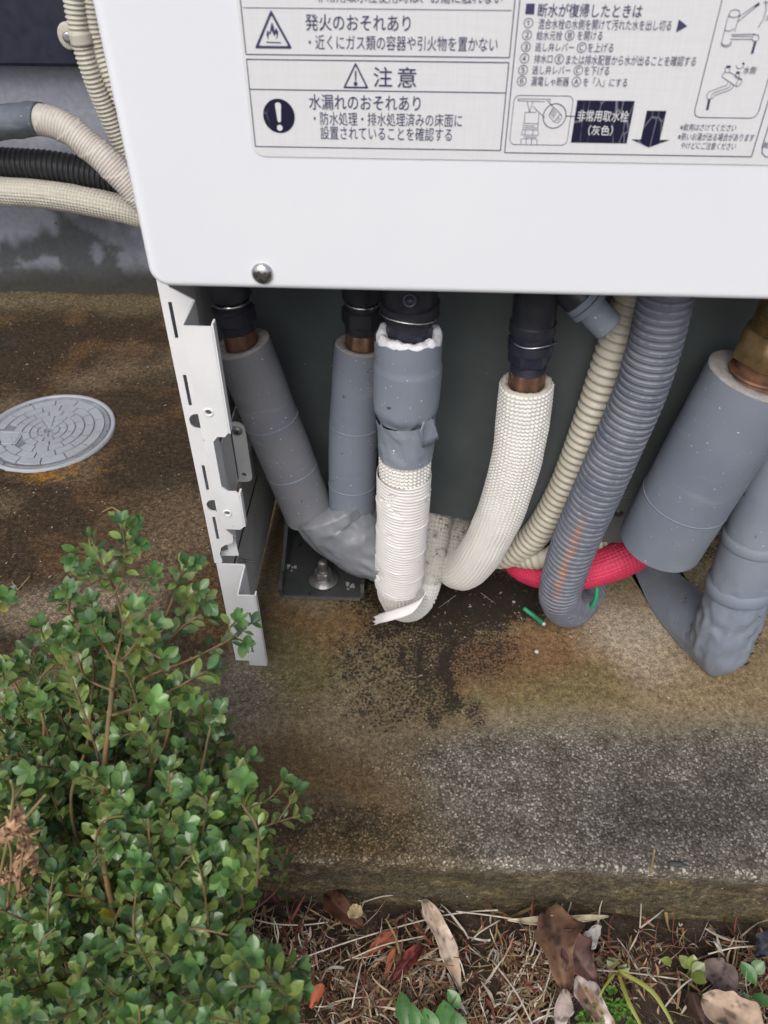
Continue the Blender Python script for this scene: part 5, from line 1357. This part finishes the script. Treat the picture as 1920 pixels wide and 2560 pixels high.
# individual dead leaves (base px, tip px, width, colours)
def dead_leaf(name, label, p0, p1, W, c, z0=-.058, z1=-.058, up=(0, -.3, 1), fold=.15, curl=.1, crinkle=.03, shape=.8, c2=None, nr=12, ripple=.04, cat='leaf'):
    a = at(*p0, z=z0); b = at(*p1, z=z1); d = b-a; Ln = float(np.linalg.norm(d))
    d = d/Ln; up = np.array(up, float); up = up-d*(up@d); up /= np.linalg.norm(up); sw = np.cross(d, up)
    nr, nc = 26, 13; sd = random.uniform(0, 50); t = np.linspace(0, 1, nr)[:, None]; g = np.linspace(-1, 1, nc)[None]
    prof = np.clip(np.sin(math.pi*np.clip(.02+.97*t, 0, 1)**shape), 0, 1)**.85*(1+.12*np.sin(t*9+sd))
    edge = vnoise(np.stack([t*9+sd+0*g, np.sign(g)*3+40+0*t, 0*t+0*g+5], -1))-.5
    hw = W/2*prof*(1+.35*edge*np.abs(g)**3)
    q = np.stack([t*Ln*220+sd+0*g, g*W*110+30+0*t, 0*t+0*g+9], -1)*.5
    lift = fold*np.abs(g)*hw+(vnoise(q)-.5)*W*(crinkle*2.3+.04)+ripple*1.6*W*np.sin(t*14+sd)*np.abs(g)**2*np.sign(g+.01)
    lift = lift+W*.25*np.abs(g)**4*(vnoise(np.stack([t*5+sd+0*g, np.sign(g)*2+20+0*t, 0*t+0*g], -1))-.25)
    ctr = a+d*(Ln*t[..., None])+up*(-curl*Ln*t*t+.3*curl*Ln*np.sin(math.pi*t))[..., None]+sw*(.05*W*np.sin(t*5+sd))[..., None]
    V = (ctr+sw*(g*hw)[..., None]+up*lift[..., None]).reshape(-1, 3); F = grid_faces(nr, nc, False)
    n = fbm(V, 130, 4)[:, None]; col = np.array(c)*(.45+1.1*n)
    if c2 is not None: f = sstep(.44, .58, fbm(V+4, 75, 3))[:, None]; col = col*(1-f)+np.array(c2)*f*(.6+.8*n)
    lum = float(np.mean(c)); vein = np.exp(-(g/.09)**2)+.55*np.exp(-((np.mod(t*9-np.abs(g)*1.3, 1)-.5)/.10)**2)*(np.abs(g) > .1)
    vein = np.clip(vein, 0, 1).reshape(-1, 1)*.6; col = col*(1-vein)+(np.array(c)*.5+np.array((.34, .26, .17))*.5*(.4+1.2*lum))*vein
    spot = (fbm(V+11, 240, 2) > .66)[:, None]; col = np.where(spot, col*.4, col)
    o = obj(name, V, F, M['dead'], col=col); md = o.modifiers.new('thick', 'SOLIDIFY'); md.thickness = .0006
    sb = o.modifiers.new('sub', 'SUBSURF'); sb.levels = 1; sb.render_levels = 1
    return tag(o, label, cat, 'dead leaves on the soil')
dead_leaf('dead_leaf', 'long pale beige lance shaped dead leaf lying crosswise on red ones', (1062, 2245), (1158, 2475), .0145, (.44, .31, .22), -.055, -.058, c2=(.56, .45, .36), crinkle=.015, shape=.75, up=(.3, -.3, 1), fold=.2)
dead_leaf('dead_leaf', 'folded dark brown dead leaf with a tan tip at the foot of the kerb', (815, 2232), (905, 2320), .017, (.11, .045, .025), -.055, -.055, c2=(.07, .03, .02), fold=.7)
dead_leaf('dead_leaf', 'small tan folded leaf tip resting on the dark brown leaf', (872, 2272), (905, 2285), .011, (.50, .38, .20), -.049, -.046, fold=.1, nr=6)
dead_leaf('dead_leaf', 'dark red curled leaf beside the long beige leaf', (1055, 2365), (975, 2455), .010, (.16, .025, .02), -.058, -.058, fold=.5, c2=(.11, .018, .02))
dead_leaf('dead_leaf', 'rust red crumpled leaf left of the long beige leaf', (990, 2325), (915, 2390), .009, (.26, .07, .03), -.056, -.060, fold=.4, crinkle=.08)
dead_leaf('dead_leaf', 'narrow orange brown leaf standing between the two red leaves', (985, 2370), (962, 2450), .0045, (.30, .09, .04), -.055, -.06, fold=.3)
dead_leaf('dead_leaf', 'bright rust orange leaf beside the lowest shrub branch', (808, 2460), (775, 2520), .0075, (.36, .085, .035), -.055, -.06, fold=.15)
dead_leaf('dead_leaf', 'large dark brown curled leaf with pale veins, partly over the white leaf', (1370, 2265), (1420, 2475), .031, (.105, .055, .035), -.047, -.045, fold=.45, crinkle=.06, c2=(.16, .085, .05), curl=.15, up=(.25, -.45, 1))
dead_leaf('dead_leaf', 'second dark brown crumpled leaf overlapping the right side of the large one', (1400, 2330), (1500, 2460), .022, (.12, .06, .05), -.046, -.048, fold=.3, crinkle=.06, c2=(.08, .04, .035))
dead_leaf('dead_leaf', 'whitish grey curled leaf underside below the large brown leaf', (1440, 2440), (1540, 2600), .016, (.50, .44, .40), -.053, -.05, fold=.6, c2=(.24, .13, .09), crinkle=.05)
dead_leaf('dead_leaf', 'pale weathered leaf strip pointing down below the large brown leaf', (1412, 2470), (1395, 2600), .011, (.46, .38, .34), -.05, -.05, fold=.5, crinkle=.05)
dead_leaf('dead_leaf', 'long straw coloured bamboo leaf lying along the kerb foot', (1268, 2300), (1530, 2296), .0062, (.46, .40, .28), -.050, -.050, fold=.25, crinkle=.01, shape=1., nr=16, up=(0, -.6, 1))
dead_leaf('dead_leaf', 'small white grey upturned leaf under the straw coloured bamboo leaf', (1450, 2370), (1505, 2315), .012, (.42, .40, .39), -.053, -.046, fold=.2)
dead_leaf('dead_leaf', 'large tan folded leaf in the bottom right corner', (1755, 2490), (1930, 2600), .026, (.36, .26, .19), -.05, -.05, fold=.5, crinkle=.04, curl=.0)
dead_leaf('dead_leaf', 'dark maroon leaf in shade under the shrub by the kerb', (600, 2205), (700, 2255), .020, (.065, .022, .022), -.058, -.055, fold=.2)
dead_leaf('dead_leaf', 'dull grey brown leaf lying among straw left of the corner leaf', (1760, 2400), (1850, 2490), .022, (.15, .11, .10), -.06, -.058, fold=.2, crinkle=.05)
dead_leaf('dead_leaf', 'blue black wet leaf at the right edge', (1935, 2330), (1895, 2395), .016, (.02, .022, .035), -.055, -.058, fold=.2)
dead_leaf('dead_leaf', 'dark brown leaf left of the tan corner leaf', (1730, 2480), (1770, 2590), .017, (.05, .025, .018), -.058, -.058, fold=.3)

# green weeds among the straw
def weed(name, label, items, c, cat='weed', stem=None):
    t = thing(name, label, cat, tuple(at(*items[0][0], z=-.072)))
    so = Soup()
    for p0, p1, W in items:
        a = at(*p0, z=-.055); b = at(*p1, z=-.048); d = b-a
        V, F = leaf_geo(a, d, (0, -.35, 1), float(np.linalg.norm(d)), W, .2, .1, 1.0, 8); so.add(V, F, np.array(c)*random.uniform(.8, 1.25))
    so.build('leaves', 'leaf', t)
    P = []
    for p0, p1, W in items[:4]:
        a = at(*p0, z=-.055); P.append(tube([a+[0, 0, -.022], a+[.001, 0, -.01], a], .0006, .003, 6))
    for V, F in P: obj('stem', V, F, M['greenstem'] if stem is None else M[stem], t)
M['greenstem'] = simple('green_stem', (.14, .20, .05), .6)
weed('green_weed', 'broad bright green weed leaves at the bottom edge under the long beige leaf', [((1015, 2570), (1005, 2480), .012), ((1090, 2600), (1060, 2520), .013), ((1120, 2600), (1110, 2500), .016), ((1150, 2600), (1140, 2530), .013), ((1150, 2520), (1120, 2475), .009), ((1050, 2590), (1030, 2510), .010)], (.05, .15, .028))
weed('green_weed', 'dark green broad leaves at the right edge beside the tan corner leaf', [((1890, 2460), (1855, 2405), .010), ((1880, 2430), (1910, 2405), .010), ((1880, 2490), (1935, 2510), .008), ((1875, 2540), (1860, 2480), .007)], (.045, .13, .028))
weed('green_weed', 'small yellow green seedling with four leaves in the straw', [((1725, 2420), (1700, 2390), .008), ((1728, 2420), (1735, 2388), .008), ((1730, 2430), (1762, 2410), .009), ((1730, 2435), (1765, 2455), .009), ((1680, 2405), (1655, 2400), .006)], (.16, .20, .045))
cl = []
for k in range(34):
    x = random.uniform(1450, 1600); y = random.uniform(2470, 2580)
    for q in range(3):
        a = q*2.09+k; cl.append(((x, y), (x+13*math.cos(a), y+11*math.sin(a)), .0036))
weed('clover_patch', 'patch of tiny bright green clover leaves at the bottom beside the pale leaf', cl, (.12, .24, .05), 'clover')
def grass_tuft():
    t = thing('grass_tuft', 'yellow green grass blades spreading down right from the clover', 'grass tuft', tuple(at(1540, 2420, z=-.07)))
    for pts, w_ in (([(1545, 2425), (1620, 2470), (1660, 2520), (1700, 2600)], .0030), ([(1545, 2430), (1570, 2500), (1600, 2560), (1615, 2600)], .0028), ([(1540, 2430), (1510, 2470), (1495, 2500)], .0016)):
        P = [at(a, b, z=-.045+.006*math.sin(i*1.3)) for i, (a, b) in enumerate(pts)]; Q, u = catmull(P, .004); n = len(Q); V = []
        T = np.gradient(Q, axis=0); 
        for i, p in enumerate(Q):
            sd_ = np.cross(T[i], (0, -.4, 1)); sd_ /= np.linalg.norm(sd_); f = math.sin(math.pi*(.2+.78*i/(n-1)))
            for g in (-1, 0, 1): V.append(p+sd_*g*w_/2*f+np.array((0, 0, -.0005*(g == 0))))
        o = obj('blade', V, grid_faces(n, 3, False), M['blade'], t); o.modifiers.new('thick', 'SOLIDIFY').thickness = .0004
    so = Soup()
    for k in range(4):
        a = at(1540+random.gauss(0, 6), 2425-k*8, z=-.045); V, F = leaf_geo(a, (random.gauss(0, 1), -.2, .8), (0, -1, .3), .009, .006, .4, .2, .75, 6); so.add(V, F, (.26, .29, .15))
    so.build('bud_leaves', 'leaf', t)
M['blade'] = simple('grass_blade', (.24, .25, .045), .5, c2=(.18, .21, .04))
grass_tuft()

# loose bits on the slab
def pebble(name, label, px, py, r, c, sq=(1, 1, .6)):
    q = at(px, py, z=r*.3); v = RNG.normal(0, 1, (40, 3)); v /= np.linalg.norm(v, axis=1)[:, None]
    bm = bmesh.new(); [bm.verts.new(q+x*np.array(sq)*r*random.uniform(.85, 1.05)) for x in v]; bmesh.ops.convex_hull(bm, input=bm.verts[:])
    o = bmobj(name, bm, simple(name+'_stone', c, .8, c2=tuple(x*.7 for x in c), vs=300, bump=.3), None, True); return tag(o, label, 'pebble', 'pebbles on the slab')
pebble('pebble', 'small white mortar pebble below the drain hose', 1342, 1629, .0024, (.55, .52, .50))
pebble('pebble', 'dark flat pebble on the slab near its front edge at the right', 1690, 2160, .0038, (.05, .055, .055), (1.7, .6, .4))
pebble('pebble', 'dark crumb with a pale lump on the brown concrete in the middle', 905, 1785, .0030, (.06, .055, .045), (.6, 1.3, .6))
pebble('pebble', 'tiny pale crumb in the black stain beneath the white hoses', 1285, 1505, .0018, (.45, .38, .34))
def debris():
    so = Soup()
    for k in range(300):
        if k < 170: px, py = random.uniform(0, 500), random.uniform(780, 1500)
        else: px, py = random.uniform(1000, 1500), random.uniform(1470, 1600)
        if k >= 270: px, py = random.uniform(600, 1900), random.uniform(1500, 1800)
        q = at(px, py, z=.0012); a = random.uniform(0, 6.28); ln = random.uniform(.0008, .0032); w_ = random.uniform(.0004, .0010)
        d = np.array((math.cos(a), math.sin(a), .1)); s_ = np.array((-math.sin(a), math.cos(a), 0))
        V = [q-d*ln, q-s_*w_, q+d*ln, q+s_*w_, q+[0, 0, .0007]]; so.add(V, [(0, 1, 4), (1, 2, 4), (2, 3, 4), (3, 0, 4)], np.array(random.choice([(.30, .24, .17), (.22, .15, .09), (.42, .38, .33), (.12, .09, .06)]))*random.uniform(.6, 1.1))
    o = so.build('leaf_crumbs', 'dry', loc=(0, 0, 0)); tag(o, 'tiny pale crumbs of leaf and grit scattered on the stained concrete', 'debris', kind='stuff')
debris()
for lab, pts in (('thin pale twig forked like a V on the brown concrete at the left', [(30, 1455), (45, 1475), (75, 1440)]), ('thin dry twig on the brown concrete above the shrub top', [(255, 1280), (280, 1268), (302, 1280)]), ('reddish dry stalk standing at the front edge of the slab', [(1625, 2185), (1632, 2150), (1636, 2125)])):
    P = [at(a, b, z=.0025) for a, b in pts] if '2185' not in str(pts) else [at(a, b, y=-.176) for a, b in pts]
    V, F = tube(P, .0007, .002, 6, smooth_path=False); o = obj('twig', V, F, M['drystem']); tag(o, lab, 'twig')
# cobweb threads from the hose to the slab are too fine to model as anything but threads
for lab, a, b in (('fine cobweb thread from the white hose foot to the slab, left one', (1140, 1488, .075), (1096, 1520, None)), ('fine cobweb thread from the white hose foot to the slab, right one', (1202, 1482, .075), (1240, 1510, None))):
    P = [at(a[0], a[1], y=a[2]), at(b[0], b[1], z=.001)]
    V, F = tube(P, .00022, .01, 5, smooth_path=False); o = obj('cobweb_thread', V, F, M['foamgrey']); tag(o, lab, 'cobweb')
